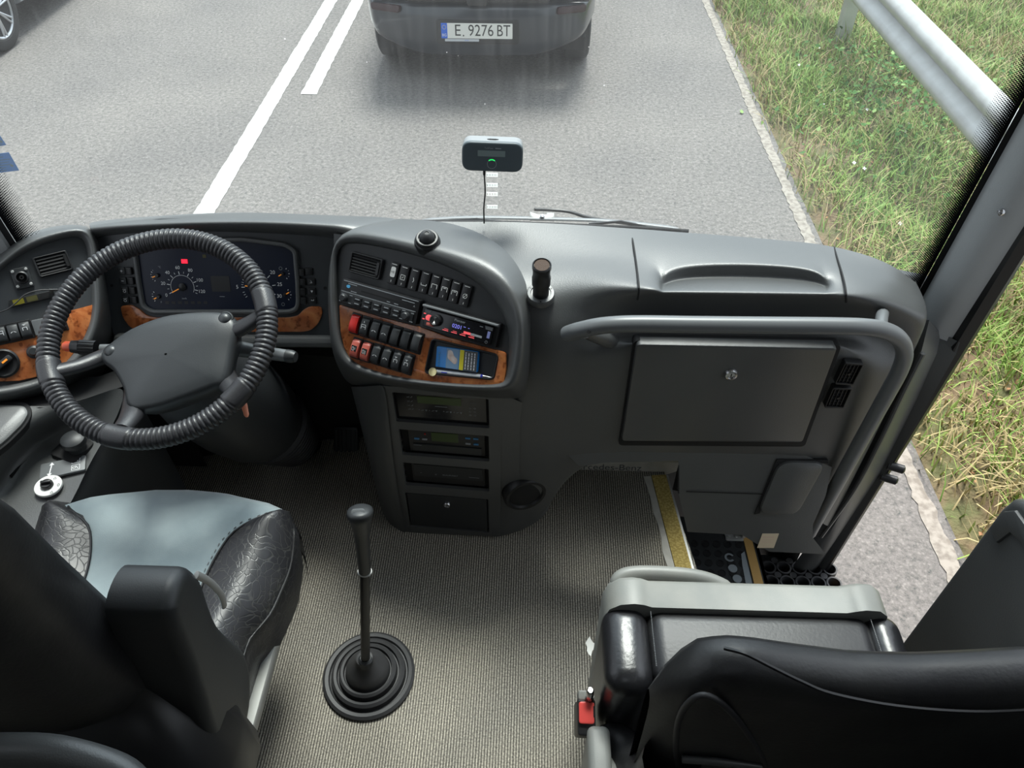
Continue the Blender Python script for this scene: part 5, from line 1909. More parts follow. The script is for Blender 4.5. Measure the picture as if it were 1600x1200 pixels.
b.build('pack_lettering', M['cyan'], pk, fix=False)
pn = thing('pen', 'silver ballpoint pen lying along the front of the coin tray', 'pen', W(FP, (720, 586), -.01))
p0, p1 = W(FP, (679, 580), 0.000), W(FP, (768, 590), 0.000)
dv = (p1 - p0)
b = MB(); b.tube([p0, p0 + dv * .82], .0048, 14); b.build('barrel', M['silver'], pn)
b = MB(); b.tube([p0 + dv * .82, p0 + dv * .855], .0050, 14); b.build('ring', M['blue'], pn)
b = MB(); b.tube([p0 + dv * .855, p0 + dv * .94, p0 + dv], [.0046, .0022, .0008], 12); b.build('tip', M['metal'], pn)
b = MB()
q_ = p0 + dv * .14 + FP.n * .0052
b.tube([q_, q_ + dv * .10], .0012, 6); b.build('print', M['blue'], pn)
b = MB()
cf = Frame(W(FP, (676, 581), 0.006), FP.n + FP.v * .2)
b.lathe(cf, [(.0, -.001), (.0088, -.001), (.0092, 0), (.0088, .001), (.0078, .0007), (0, .0007)], 0, 0, 28)
tag(b.build('coin', M['brass']), 'pale brass coin at the corner of the tray by the pen', 'coin')

# ---- radio stack units
def unit(name, key_, label, cat, setback=0.012, dw=0.0):
    c = SL[key_]
    t = thing(name, label, cat, SP.w(c[0], c[1] - c[3] / 2, -setback))
    b = MB()
    b.box(SP, c[0], c[1], c[2], c[3], -0.09, -setback - .006)
    b.build('slot_back', M['blackm'], t)
    f_ = SP.at(SP.w(c[0], c[1], -setback))
    return t, f_, c[2], c[3]


t, f_, w, h = unit('climate_control', 'climate', 'black climate control unit with green display, topmost in the radio stack', 'climate control', 0.006)
b = MB(); b.box(f_, 0, h * .05, w * .94, h * .84, -.01, 0, .002, .001); b.build('faceplate', M['gloss'], t)
b = MB(); b.box(f_, -w * .02, h * .27, w * .46, h * .24, -.001, .0012, .001); b.build('display', M['lcd'], t)
b = MB()
for x in (-.24, -.13, .02, .13):
    b.text(f_, '^', w * x, -h * .10, .008, .0006); b.line(f_, (w * (x + .02), -h * .10), (w * (x + .05), -h * .08), .001, .0006); b.add([f_.w(w * (x + .06), -h * .07, .0006), f_.w(w * (x + .085), -h * .07, .0006), f_.w(w * (x + .0725), -h * .12, .0006)], [(0, 1, 2)])
for y in (.32, .18, .04, -.09):
    b.line(f_, (-w * .36, h * y), (-w * .33, h * y + .001), .0010, .0006); b.line(f_, (-w * .32, h * y - .001), (-w * .30, h * y + .003), .0010, .0006)
for x in (.30, .35):
    for y in (.10, -.02, -.14):
        b.arc(f_, (w * x, h * y), .0022, 0, 6.28, .0006, .0006, n=10)
b.line(f_, (w * .30, h * .28), (w * .36, h * .28), .001, .0006)
b.line(f_, (-w * .07, h * .07), (w * .06, h * .07), .0014, .0006)
b.build('printed_marks', M['dim'], t, fix=False)
t, f_, w, h = unit('tachograph', 'tacho', 'black tachograph with small green display, second unit of the radio stack', 'tachograph', 0.010)
b = MB(); b.box(f_, .004, 0, w * .86, h * .86, -.01, 0, .002, .001); b.build('faceplate', M['black'], t)
b = MB(); b.box(f_, .0, h * .20, w * .30, h * .32, -.001, .0012, .001); b.build('display', M['lcd'], t)
b = MB(); b.box(f_, .004, -h * .24, w * .78, h * .26, -.001, .003, .001, .001); b.build('drawer', M['dark'], t)
b = MB(); b.box(f_, -w * .22, h * .28, .0035, .0035, 0, .002); o = b.build('button', M['red'], t)
for x, y, m in ((-.32, .08, 'cyan'), (-.23, .08, 'dim'), (.26, .24, 'cyan'), (.35, .24, 'cyan'), (.26, .03, 'dim'), (.35, .03, 'cyan')):
    b = MB(); b.box(f_, w * x, h * y, .012, .0045, 0, .002, .001); b.build('button', M[m], t).data.materials[0] = M['black'] if False else M[m]
b = MB(); b.line(f_, (-w * .36, -h * .14), (-w * .27, -h * .14), .0013, .0034); b.build('printed_mark', M['dim'], t, fix=False)
t, f_, w, h = unit('disc_player', 'player', 'plain black player unit above the small drawer in the radio stack', 'player', 0.010)
b = MB(); b.box(f_, .004, 0, w * .86, h * .86, -.01, 0, .002, .001); b.build('faceplate', M['black'], t)
b = MB(); b.box(f_, .004, h * .10, w * .80, h * .50, -.001, .002, .001, .001); b.build('flap', M['dark'], t)
b = MB(); b.text(f_, 'BLAUPUNKT', w * .04, -h * .02, .0068, .0024); b.arc(f_, (-w * .13, -h * .02), .0018, 0, 6.28, .0008, .0024); b.line(f_, (w * .26, -h * .03), (w * .38, -h * .03), .0012, .0024); b.line(f_, (-w * .31, -h * .0), (-w * .30, h * .02), .0012, .0024); b.build('lettering', M['dim'], t, fix=False)
t, f_, w, h = unit('drawer', 'drawer', 'small dark lockable drawer at the foot of the radio stack', 'drawer', 0.004)
b = MB(); b.box(f_, 0, 0, w * .965, h * .94, -.01, .003, .003, .002); b.build('front', M['dark'], t)
b = MB(); b.lathe(f_, [(.0095, .002), (.0095, .008), (.0075, .011), (.005, .011), (.0045, .009), (0, .009)], w * .0, h * .27, 22); b.build('lock', M['metal'], t)

# ---- left pod: wood switch panel, socket plate, little lamps
lp = thing('switch_panel', 'burl wood switch panel with a big rotary dial, left of the steering wheel', 'switch panel', W(PP, (60, 560)))
wp = ring_poly(PP, ((-70, 518), (0, 511), (60, 499), (145, 476), (141, 505), (128, 535), (104, 566), (70, 586), (30, 595), (-70, 598)), .002)
b = MB(); b.prism(PP, wp, -.004, .003, .001); b.build('wood_trim', M['wood'], lp)
dB = Vector(PP.uv(97, 503)) - Vector(PP.uv(0, 524)); LA = math.atan2(dB.y, dB.x)
f_, w, h = mids(PP, ((-14, 512), (103, 491), (105, 514), (-10, 535)), .004)
b = MB(); b.box(f_, 0, 0, w, h * 1.04, -.002, .006, .002, .001); b.build('switch_frame', M['black'], lp)
for i, q in enumerate(((2, 523), (21.5, 519), (40, 515))):
    rocker(PP, q, lp, 'dark', (lg_bus, lg_arc, lg_door)[i], LA, 0.0215, 0.034)
b = MB(); fb = PP.turned(LA, W(PP, (62, 511), .008)); b.box(fb, 0, 0, .024, .034, -.004, .002, .003, .001); b.build('blank_cover', M['rail'], lp)
rocker(PP, (94, 503), lp, 'dark', None, LA, 0.020, 0.034)
u, v = PP.uv(5, 568, .004)
b = MB(); b.lathe(PP, [(.030, .0), (.031, .008), (.027, .011), (.024, .008), (.0, .004)], u, v, 36); dl = b.build('rotary_dial', M['black'], lp)
b = MB(); fd = PP.turned(.35, PP.w(u, v, .0)); b.box(fd, 0, 0, .042, .013, .004, .020, .005, .003); b.build('grip', M['dark'], dl)
b = MB(); b.box(fd, .006, 0, .012, .004, .019, .0212); b.build('pointer', M['orange'], dl)
u, v = PP.uv(53, 550, .004)
b = MB(); b.lathe(PP, [(.014, .0), (.014, .006), (.011, .009), (.009, .010), (.0085, .020), (.007, .023), (0, .023)], u, v, 26); b.build('knob', M['dark'], lp)
f_, w, h = mids(PP, ((15, 422), (42, 416), (55, 447), (26, 453)))
sk = thing('socket_plate', 'square black plate with a round socket below the left vent', 'socket', f_.w(0, 0, 0))
b = MB(); b.box(f_, 0, 0, w, h, -.002, .004, .003, .001); b.build('plate', M['dark'], sk)
b = MB(); b.lathe(f_, [(.013, .003), (.013, .010), (.010, .012), (.009, .004), (.005, .004), (.0045, .010), (.002, .010), (.002, .003), (0, .003)], 0, 0, 26); b.build('socket', M['black'], sk)
for sx in (-1, 1):
    for sy in (-1, 1):
        b = MB(); b.lathe(f_, [(.0032, .003), (.0032, .006), (.0015, .0066), (0, .006)], sx * w * .37, sy * h * .37, 10); b.build('screw', M['alu'], sk)
f_, w, h = mids(PP, ((12, 469), (84, 454), (86, 464), (18, 481)))
tl = thing('telltale_strip', 'dark strip of small indicator lamps above the left wood panel', 'indicator lamps', f_.w(0, 0, 0))
b = MB(); b.box(f_, 0, 0, w, h, -.002, .003, .001, .001); b.build('strip', M['black'], tl)
for k in range(3):
    b = MB(); b.box(f_, w * (-.3 + .3 * k), 0, w * .24, h * .72, .002, .0036, .001)
    o = b.build('lamp', M['black'], tl)
    if k < 2:
        o.data.materials[0] = mat('dim_amber_lamp', (0.16, 0.14, 0.01) if k == 0 else (0.07, 0.065, 0.02), 0.4)
b = MB()
pth = crom([W(PP, (-20, 492), .012), W(PP, (8, 485), .014), W(PP, (24, 474), .014), W(PP, (40, 460), .013), W(PP, (62, 453.5), .012), W(PP, (80, 453), .010), W(PP, (90, 453), .004)], 6)
b.tube(pth, .0014, 8)
b.tube([W(PP, (76, 453), .010), W(PP, (90, 453), .004)], .0026, 8)
tag(b.build('cable', M['rubber']), 'thin black cable running across the dash left of the steering wheel', 'cable')
# ---- things standing on the dash top
def on_dash(px, py, Y):
    return aty(px, py, Y)


p = on_dash(668, 380, 1.352)
ds = thing('dome_sensor', 'round black ribbed dome on the dash behind the console', 'dome', p)
f_ = Frame(p, (0.05, -0.28, 1))
b = MB(); b.lathe(f_, [(.0275, -.008), (.0275, .006), (.026, .009), (.0245, .010), (.0245, .015), (.022, .018), (.0185, .018), (.0185, .012), (0, .012)], 0, 0, 36); b.build('collar', M['black'], ds)
b = MB(); b.lathe(f_, [(.0165, .012), (.0165, .019), (.0135, .027), (.007, .032), (.0045, .0325), (.004, .031), (0, .031)], 0, 0, 28); b.build('dome', M['rubber'], ds)
p = on_dash(845, 459, 1.252)
ms = thing('socket_holder', 'upright black cylindrical holder standing on the dash beside the console', 'holder', p)
f_ = Frame(p, (0.0, -0.22, 1))
b = MB(); b.lathe(f_, [(.0285, -.012), (.0285, .002), (.027, .004), (.021, .0045), (.020, .002), (0, .002)], 0, 0, 36); b.build('flange', M['dash'], ms)
b = MB(); b.lathe(f_, [(.0165, 0), (.0165, .026), (.0155, .030)], 0, 0, 28); b.build('stem', M['black'], ms)
b = MB(); b.lathe(f_, [(.0145, .028), (.0185, .031), (.019, .050), (.0175, .054), (.0175, .074), (.019, .078), (.019, .086), (.0165, .088), (.0155, .084), (0, .083)], 0, 0, 32); b.build('cup', M['black'], ms)
b = MB(); b.lathe(f_, [(.0155, .080), (.0150, .0862), (0, .0864)], 0, 0, 24); o = b.build('mesh_cap', M['dark'], ms); o.data.materials[0] = mat('brown_mesh', (0.085, 0.055, 0.04), 0.8, bump=(900, .8, .002))
for k in range(3):
    b = MB(); a_ = k * 2.1 + .5; b.lathe(f_.at(f_.w(.0245 * math.cos(a_), .0245 * math.sin(a_), .003)), [(.002, 0), (.002, .002), (0, .002)], seg=8); b.build('screw', M['black'], ms)

# ---- toll device on the glass with its cable
DY = ws_y(-0.09, 1.72) - 0.045
DF = Frame(aty(770, 243, DY), (0.02, -1, 0.16))
f_, w, h = mids(DF, ((722, 219), (817, 223), (817, 268), (722, 265)))
td = thing('toll_device', 'black toll device with green ring and grey display stuck to the windscreen', 'toll device', f_.w(0, 0, 0))
b = MB(); b.prism(f_, rrect(0, 0, w, h, .020, 8), -.002, .008, .004, bseg=3); b.build('case', mat('slate_plastic', (0.075, 0.095, 0.108), 0.45), td)
b = MB(); b.prism(f_, rrect(0, 0, w * 1.0, h * 1.0, .020, 8), -.034, .001, .003); o = b.build('rim', M['silver'], td); o.data.materials[0] = mat('satin_grey', (0.27, 0.28, 0.29), 0.4)
b = MB(); b.box(f_, -.002, h * .13, w * .45, h * .20, .007, .0088, .001); b.build('display', M['lcd_grey'], td)
b = MB(); b.arc(f_, (-.001, -h * .23), .0095, 0, 6.2832, .0011, .0084, 0, 40); b.build('ring', M['dim'], td, fix=False)
b = MB(); b.arc(f_, (-.001, -h * .23), .0095, .85, 2.3, .0022, .0086, 0, 20); b.build('ring_light', M['green'], td, fix=False)
b = MB(); b.text(f_, 'TollPass', -.008, h * .31, .0055, .0084); b.line(f_, (.006, h * .31), (.018, h * .308), .002, .0084); b.build('lettering', M['dim'], td, fix=False)
b = MB(); b.prism(Frame(f_.w(0, h / 2, -.012), f_.v, f_.n), [(-.012, 0), (-.006, .003), (.006, .003), (.012, 0), (.006, -.003), (-.006, -.003)], -.001, .0012); b.build('clip', M['blackm'], td)
b = MB(); b.tube([f_.w(-.017, -h * .48, -.004), f_.w(-.017, -h * .5 - .012, -.004)], [.0032, .0026], 10)
b.tube(crom([f_.w(-.017, -h * .5 - .010, -.004), aty(758, 300, DY - .004), aty(756, 325, DY - .012), aty(756.5, 349, 1.468)], 6), .0016, 8)
b.build('cable', M['black'], td)
b = MB(); b.box(f_, 0, 0, w * .6, h * .6, -.042, -.033); b.build('pad', M['blackm'], td)
# small printed labels on the glass below it
for k, (py, lab) in enumerate(((273, 'small white barcode strip on the glass just under the toll device'), (289, 'white barcode strip on the windscreen, second below the toll device'),
                              (303, 'coloured barcode strip on the windscreen, third below the toll device'), (323, 'lowest white barcode strip on the windscreen, close to the wiper'))):
    P_ = aty(769, py, ws_y(-.09, 1.65) - .004)
    f2 = Frame(P_, (0, -1, -.1))
    b = MB(); b.box(f2, 0, 0, .025, .0105, 0, .0006)
    o = b.build('glass_sticker', M['thinwhite'])
    tag(o, lab, 'sticker', 'barcode strips on the windscreen')
    b = MB()
    for i in range(12):
        b.line(f2, (-.011 + i * .002, -.003), (-.011 + i * .002, .003), .0006 if i % 3 else .0012, .0009)
    b.build('bars', M['silver'] if k != 2 else mat('colour_bars', (0.6, 0.35, 0.35), 0.6), o, fix=False)
for q, lab in ((((-30, 243), (16, 238), (28, 266), (-20, 272)), 'blue lettered sticker on the left end of the windscreen, lower one'),
               (((-30, 210), (-3, 206), (9, 226), (-20, 232)), 'blue lettered sticker on the left end of the windscreen, upper one')):
    P_ = aty(q[1][0], q[1][1], 1.43)
    f2, w, h = mids(Frame(P_, (0.25, -1, -.1)), q)
    b = MB(); b.box(f2, 0, 0, w, h, 0, .0006); o = b.build('glass_sticker', M['thinblue'])
    tag(o, lab, 'sticker')
    b = MB()
    for k in range(6):
        b.line(f2, (-w * .45, -h * .4 + k * h * .14), (w * random.uniform(.1, .42), -h * .4 + k * h * .14), .0016, .0009)
    b.prism(f2, circle(w * .36, -h * .2, .003, 10), .0005, .001)
    b.build('lettering', M['lcd_grey'], o, fix=False)

# ---- wiper outside the glass
wp_ = thing('wiper', 'black windscreen wiper lying along the bottom of the glass outside', 'wiper', aty(860, 348, 1.60))
def wy(x):
    return ws_y(x, 1.5) + 0.05
def wpt(px, py, d=0.05):
    P_ = aty(px, py, 1.55)
    return aty(px, py, ws_y(P_.x, 1.5) + d)
b = MB(); b.tube(crom([wpt(620, 346), wpt(760, 347), wpt(900, 352), wpt(1000, 356), wpt(1076, 361)], 6), .0045, 8); b.build('blade_rubber', M['blackm'], wp_)
b = MB(); b.tube(crom([wpt(660, 344, .055), wpt(740, 340, .065), wpt(860, 342, .07), wpt(960, 346, .065), wpt(1060, 357, .055)], 6), [.003] + [.006] * 23 + [.003], 8, flat=.6); b.build('bridge', M['rail'], wp_)
b = MB(); b.tube([wpt(690, 345, .055), wpt(745, 342, .06), wpt(785, 347, .055)], .0035, 6); b.tube([wpt(920, 350, .055), wpt(970, 346, .06), wpt(1020, 356, .055)], .0035, 6); b.build('claw', M['black'], wp_)
f2 = Frame(wpt(847, 339, .075), (0, -.8, .6))
b = MB(); b.prism(f2, [(-.030, -.009), (.030, -.009), (.030, .010), (.012, .010), (.010, .006), (-.010, .006), (-.030, .012)], -.006, .006, .002); b.build('clip', M['alu'], wp_)
b = MB(); b.lathe(f2, [(.006, .005), (.006, .009), (.003, .011), (0, .011)], 0, 0, 14); b.build('bolt', M['metal'], wp_)
b = MB(); b.tube(crom([wpt(835, 327, .09), wpt(862, 328, .10), wpt(890, 331, .10), wpt(925, 341, .10), wpt(1000, 352, .12)], 6), .0042, 8); b.build('arm', M['black'], wp_)

# ================================================================== STEERING WHEEL
TILT = math.radians(26)
WC = Vector((-0.724, 1.113, 1.53))
WP = Frame(WC, (0, -math.sin(TILT), math.cos(TILT)))
stw = thing('steering_wheel', 'black steering wheel with a ribbed leather wrap and four spokes', 'steering wheel', WC)
RM, RT_ = 0.2115, 0.0205
za = []
for q in ((88, 580), (190, 672), (423, 470), (374, 618)):
    u, v = WP.uv(*q)
    za.append(math.atan2(v, u))


def adiff(a, b_):
    return abs((a - b_ + math.pi) % (2 * math.pi) - math.pi)


NR, SEGM = 1380, 14
b = MB()
rows = []
for i in range(NR):
    a = 2 * math.pi * i / NR
    d = min(adiff(a, z) for z in za)
    flat = 1 / (1 + math.exp((d - 0.125) / 0.006))
    ph = a * 138
    rows.append([])
    for k in range(SEGM):
        c = 2 * math.pi * k / SEGM
        # the wrap winds round the rim, so each turn is a little slanted
        ph2 = ph + 0.9 * math.sin(c + 0.6)
        groove = (abs(math.sin(ph2 / 2))) ** 0.55
        r = RT_ * ((1 - flat) * (0.84 + 0.175 * groove) + flat * 1.07)
        # seams at both ends of the plain patches
        sl_ = d + 0.022 * math.cos(c)
        r -= RT_ * 0.10 * math.exp(-((sl_ - 0.118) / 0.006) ** 2)
        rr = RM + r * math.cos(c)
        rows[-1].append(WP.w(rr * math.cos(a), rr * math.sin(a), r * math.sin(c)))
rows.append(rows[0])
b.grid(rows, closed=True)
b.build('rim', M['wheel'], stw, angle=70)
hubp = [(154, 552), (166, 537), (202, 512), (253, 492), (304, 485), (350, 486), (367, 497), (371, 514), (363, 545), (353, 594), (330, 605), (280, 624), (236, 638), (200, 638), (190, 607), (174, 578), (157, 564)]
HH = -0.022
hp = ccw([WP.uv(*q, HH) for q in hubp])
hp2 = crom([Vector((x, y, 0)) for x, y in hp], 4, True)
hp2 = [(p.x, p.y) for p in hp2]
b = MB()
cu = sum(p[0] for p in hp2) / len(hp2); cv = sum(p[1] for p in hp2) / len(hp2)
rings = []
for k, (s_, h_) in enumerate(((0.90, -0.085), (0.965, -0.060), (1.0, -0.040), (0.99, -0.030), (0.955, -0.0235), (0.90, -0.0205), (0.7, -0.0165), (0.4, -0.0135), (0.02, -0.0125))):
    rings.append([WP.w(cu + (x - cu) * s_, cv + (y - cv) * s_, h_) for x, y in hp2])
b.grid(rings, closed=True)
b.build('hub_pad', M['hub'], stw, angle=60)
for q in ((350, 497), (172, 548)):
    u, v = WP.uv(*q, -0.02)
    b = MB()
    b.lathe(WP, [(0.0165, -0.030), (0.0165, -0.0245), (0.0140, -0.0225), (0.0132, -0.024), (0.0115, -0.0195), (0.007, -0.0165), (0, -0.0155)], u, v, 28)
    b.build('horn_button', M['hub'], stw)
for pts, rr, fl in ((((195, 548, -.045), (160, 558, -.040), (125, 571, -.022), (88, 580, 0)), (.020, .018, .016, .016), .75),
                    (((330, 520, -.045), (365, 517, -.040), (398, 500, -.020), (424, 474, 0)), (.024, .021, .018, .017), .75),
                    (((216, 600, -.055), (211, 634, -.050), (203, 655, -.022), (190, 672, 0)), (.026, .024, .021, .018), .75),
                    (((340, 570, -.055), (354, 594, -.050), (364, 608, -.022), (374, 618, 0)), (.026, .022, .020, .018), .75)):
    b = MB()
    pth = crom([WP.w(*WP.uv(x, y, h_), h_) for x, y, h_ in pts], 5)
    rs = [float(np.interp(i / (len(pth) - 1) * 3, (0, 1, 2, 3), rr)) for i in range(len(pth))]
    b.tube(pth, rs, 14, flat=fl)
    b.build('spoke', M['wheel'], stw, angle=60)
# skirt behind the pad
b = MB()
b.lathe(WP, [(0.030, -0.17), (0.055, -0.13), (0.075, -0.085), (0.08, -0.07), (0.0, -0.06)], 0.0, -0.012, 32)
b.build('hub_back', M['black'], stw)

col_ = thing('steering_column', 'dark steering column with a ribbed rubber gaiter below the wheel', 'steering column', Vector((-0.72, 1.50, 0.75)))
base = Vector((-0.668, 1.43, 0.86))
top_ = WP.w(0.0, -0.02, -0.10)
ax = (top_ - base)
CF = Frame(base, ax, (0, -1, 0.2))
L_ = ax.length
b = MB()
b.lathe(CF, [(0.105, L_ * .30), (0.118, L_ * .38), (0.125, L_ * .55), (0.12, L_ * .75), (0.10, L_ * .92), (0.06, L_)], 0.01, 0, 36)
b.build('shroud', M['dark'], col_)
b = MB()
pr = []
for k in range(9):
    h_ = 0.0 + k * 0.022
    r_ = 0.066 + 0.004 * k
    pr += [(r_, h_), (r_ + .010, h_ + .008), (r_ + .010, h_ + .014), (r_, h_ + .021)]
b.lathe(CF, [(0.0, 0.0)] + pr + [(0.10, 0.205), (.09, L_ * .40)], 0.0, 0, 32)
b.build('gaiter', M['rubber'], col_)
b = MB()
b.tube([base, base + Vector((0.0, 0.09, -0.12))], 0.04, 14)
b.build('shaft', M['blackm'], col_)
# stalks
st = thing('column_stalk', 'left column stalk with a ribbed grip and an orange-red tip', 'stalk', WP.hit(185, 545, -.09))
A_, B_, C_, D_, E_ = (WP.hit(x, y, h_) for x, y, h_ in ((215, 545, -.095), (157, 545, -.085), (150, 544, -.084), (112, 541.5, -.078), (99, 541, -.076)))
b = MB(); b.tube([A_, B_], [.0105, .0095], 14); b.build('arm', M['rail'], st)
b = MB()
dr = (D_ - C_)
sf2 = Frame(C_, dr)
pr = []
vs = []
N_ = 36
for t_ in np.linspace(0, .66, 6):
    ring_ = []
    for k in range(N_ * 2):
        a = math.pi * k / N_
        r = (.0150 - .0006 * t_) * (1 + (.05 if k % 6 < 3 else -.03))
        ring_.append(sf2.w(r * math.cos(a), r * math.sin(a), dr.length * t_))
    vs.append(ring_)
b.grid(vs, closed=True)
b.lathe(sf2, [(0.0, 0), (.0148, 0), (.0145, .001)], seg=30)
b.lathe(sf2, [(.0152, dr.length * .66), (.0140, dr.length * .70), (.0125, dr.length), (.009, dr.length + .001), (0, dr.length + .001)], seg=30)
b.build('grip', M['black'], st)
b = MB(); b.tube([D_, D_.lerp(E_, .7), E_], [.0105, .0105, .0075], 16); o = b.build('tip', M['orange_tag'], st); o.data.materials[0] = mat('orange_red_cap', (0.62, 0.09, 0.035), 0.35); o['label'] = 'orange-red stalk tip'
st = thing('column_stalk', 'right column stalk, plain grey with a round black end', 'stalk', WP.hit(380, 545, -.09))
A_, B_, C_ = (WP.hit(x, y, h_) for x, y, h_ in ((330, 538, -.10), (372, 545, -.092), (448, 556, -.080)))
b = MB(); b.tube([A_, B_, B_.lerp(C_, .55), C_], [.016, .0165, .0135, .0125], 16); b.build('arm', M['rail'], st)
b = MB(); d_ = (C_ - B_).normalized(); b.tube([C_, C_ + d_ * .012, C_ + d_ * .020], [.0135, .0135, .0105], 16); b.build('end_cap', M['dark'], st)
b = MB()
b.tube(crom([WP.hit(375, 612, -.03), WP.hit(381, 632, -.038), WP.hit(384, 643, -.044), WP.hit(386, 652, -.048)], 4), [.006] * 6 + [.0055, .0055, .005, .005, .005, .004, .002], 10, flat=.45)
tag(b.build('orange_tag', M['orange_tag']), 'small orange tag hanging under the lower right of the steering wheel', 'tag')
# pedals
for q, nm, lb, w_, h_ in (((540, 700), 'accelerator_pedal', 'ribbed accelerator pedal in the dark footwell beside the console', .075, .13), ((468, 690), 'brake_pedal', 'brake pedal in the dark footwell, further from the console', .085, .09)):
    P_ = aty(q[0], q[1], 1.50)
    f_ = Frame(P_, (0, -.8, .6))
    t = thing(nm, lb, 'pedal', P_)
    b = MB(); b.box(f_, 0, 0, w_, h_, -.012, .0, .012, .004)
    for k in range(5):
        b.box(f_, -w_ * .36 + k * w_ * .18, 0, w_ * .08, h_ * .86, -.001, .004)
    b.build('pad', M['dark'], t)
    b = MB(); b.tube([f_.w(0, 0, -.01), f_.w(0, .02, -.08), f_.w(0, .08, -.12)], .01, 8); b.build('arm', M['blackm'], t)
    if nm == 'brake_pedal':
        pass

# ================================================================== DRIVER'S SIDE CONSOLE
sc_ = thing('side_console', 'grey console along the driver window with joystick, plaque and round dial', 'side console', Vector((-1.08, 1.0, 0.75)))
b = MB()
g = [[atz(-60, 640, 1.335), atz(0, 632, 1.325), atz(60, 636, 1.315), atz(110, 632, 1.30), atz(165, 612, 1.29), atz(200, 600, 1.28)],
     [atz(-60, 700, 1.32), atz(-5, 690, 1.31), atz(42, 668, 1.300), atz(70, 655, 1.290), atz(120, 650, 1.26), atz(185, 650, 1.24)],
     [atz(-60, 760, 1.30), atz(-20, 720, 1.29), atz(8, 702, 1.275), atz(38, 690, 1.24), atz(85, 680, 1.205), atz(160, 690, 1.20)],
     [atz(-60, 820, 1.28), atz(-50, 780, 1.27), atz(-20, 752, 1.25), atz(12, 735, 1.205), atz(60, 720, 1.20), atz(132, 738, 1.195)],
     [atz(-80, 900, 1.26), atz(-80, 850, 1.25), atz(-50, 810, 1.23), atz(-10, 780, 1.19), atz(40, 770, 1.19), atz(112, 790, 1.185)],
     [atz(-160, 1010, 1.24), atz(-150, 970, 1.23), atz(-120, 920, 1.21), atz(-90, 890, 1.18), atz(-40, 880, 1.18), atz(30, 900, 1.175)]]
b.grid(g)
b.build('body', M['dash'], sc_, sub=2)
b = MB()
side = []
for i in range(6):
    p_ = g[i][-1]
    side.append([p_ + Vector((-.01, 0, -.004)), p_ + Vector((0.004, 0, -.02)), p_ + Vector((.012, 0, -.1)), Vector((p_.x + .03, p_.y, .76))])
b.grid(side)
b.build('side', M['dark'], sc_, sub=1)
b = MB()
b.grid([[g[0][k] + Vector((0, 0, -.002)) for k in range(6)], [g[0][k] + Vector((0, .12, -.03)) for k in range(6)], [Vector((g[0][k].x, 1.38, .8)) for k in range(6)]])
b.build('front_end', M['blackm'], sc_)
bk_ = Frame.three(atz(0, 632, 1.325), atz(42, 668, 1.300), atz(-20, 720, 1.295))
b = MB()
lq = [bk_.uv(*q, .012) for q in ((-60, 634), (0, 631), (40, 633), (47, 645), (38, 662), (8, 692), (-60, 740))]
b.prism(bk_, rounded(lq, .02), -.01, .016, .010)
b.build('armrest_lid', M['dash'], sc_)
b = MB()
lq = [bk_.uv(*q, .005) for q in ((-60, 630), (0, 627), (44, 629), (52, 645), (42, 666), (10, 698), (-60, 746))]
b.prism(bk_, rounded(lq, .02), -.01, .008, .003)
b.build('lid_gap', M['blackm'], sc_)
TP = Frame.three(atz(75, 760, 1.197), atz(130, 690, 1.205), atz(40, 745, 1.20))
TP = Frame(atz(75, 760, 1.200), (0.05, -0.05, 1))
# slot along the window side
b = MB()
b.prism(TP, [TP.uv(*q, .002) for q in ((12, 742), (30, 716), (92, 668), (98, 672), (62, 700), (32, 728), (18, 746))], 0, .003)
b.build('slot', M['blackm'], sc_)
js = thing('joystick', 'black round-topped joystick on the side console by the driver window', 'joystick', TP.hit(118, 696))
u, v = TP.uv(114, 702)
f_ = TP.turned(.45, TP.w(u, v))
b = MB(); b.box(f_, 0, 0, .066, .068, -.004, .006, .012, .003); b.build('base', M['blackm'], js)
b = MB(); u2, v2 = f_.uvp(TP.hit(118, 694, .02)); b.lathe(f_, [(.020, .004), (.017, .012), (.017, .022), (.0255, .026), (.027, .032), (.0245, .040), (.016, .045), (0, .0465)], u2, v2, 32); b.build('knob', M['dark'], js)
u, v = TP.uv(99, 731)
f_ = TP.turned(-.42, TP.w(u, v))
pq = thing('control_plaque', 'dark plaque with white arrow and seat symbols below the joystick', 'plaque', TP.w(u, v))
b = MB(); b.box(f_, 0, 0, .090, .042, -.002, .0035, .003, .001); b.build('plate', M['rail'], pq)
b = MB()
c0 = (-.024, .0)
f3 = f_.turned(.15) if False else f_
b.line(f_, (-.026, -.013), (-.022, .013), .0022, .0039)
for s_, (cx, cy) in ((1, (-.022, .013)), (-1, (-.026, -.013))):
    b.add([f_.w(cx - .005, cy - s_ * .002, .0039), f_.w(cx + .005, cy - s_ * .002, .0039), f_.w(cx, cy + s_ * .006, .0039)], [(0, 1, 2)])
for cy in (-.009, .010):
    for a_, c_ in (((.018, cy - .007), (.034, cy - .007)), ((.034, cy - .007), (.034, cy + .007)), ((.034, cy + .007), (.018, cy + .007)), ((.018, cy + .007), (.018, cy - .007)), ((.026, cy + .004), (.031, cy - .004))):
        b.line(f_, a_, c_, .0012, .0039)
    b.arc(f_, (.023, cy), .0028, 0, 6.28, .0012, .0039)
b.build('symbols', M['white'], pq, fix=False)
u, v = TP.uv(76, 760)
rdl = thing('round_dial', 'white round dial with a black turn knob on the side console', 'dial', TP.w(u, v))
f_ = TP.turned(-.5, TP.w(u, v))
b = MB(); b.lathe(f_, [(.0275, -.002), (.0275, .003), (.0265, .004), (0, .004)], 0, 0, 40); b.build('disc', M['stickwhite'], rdl)
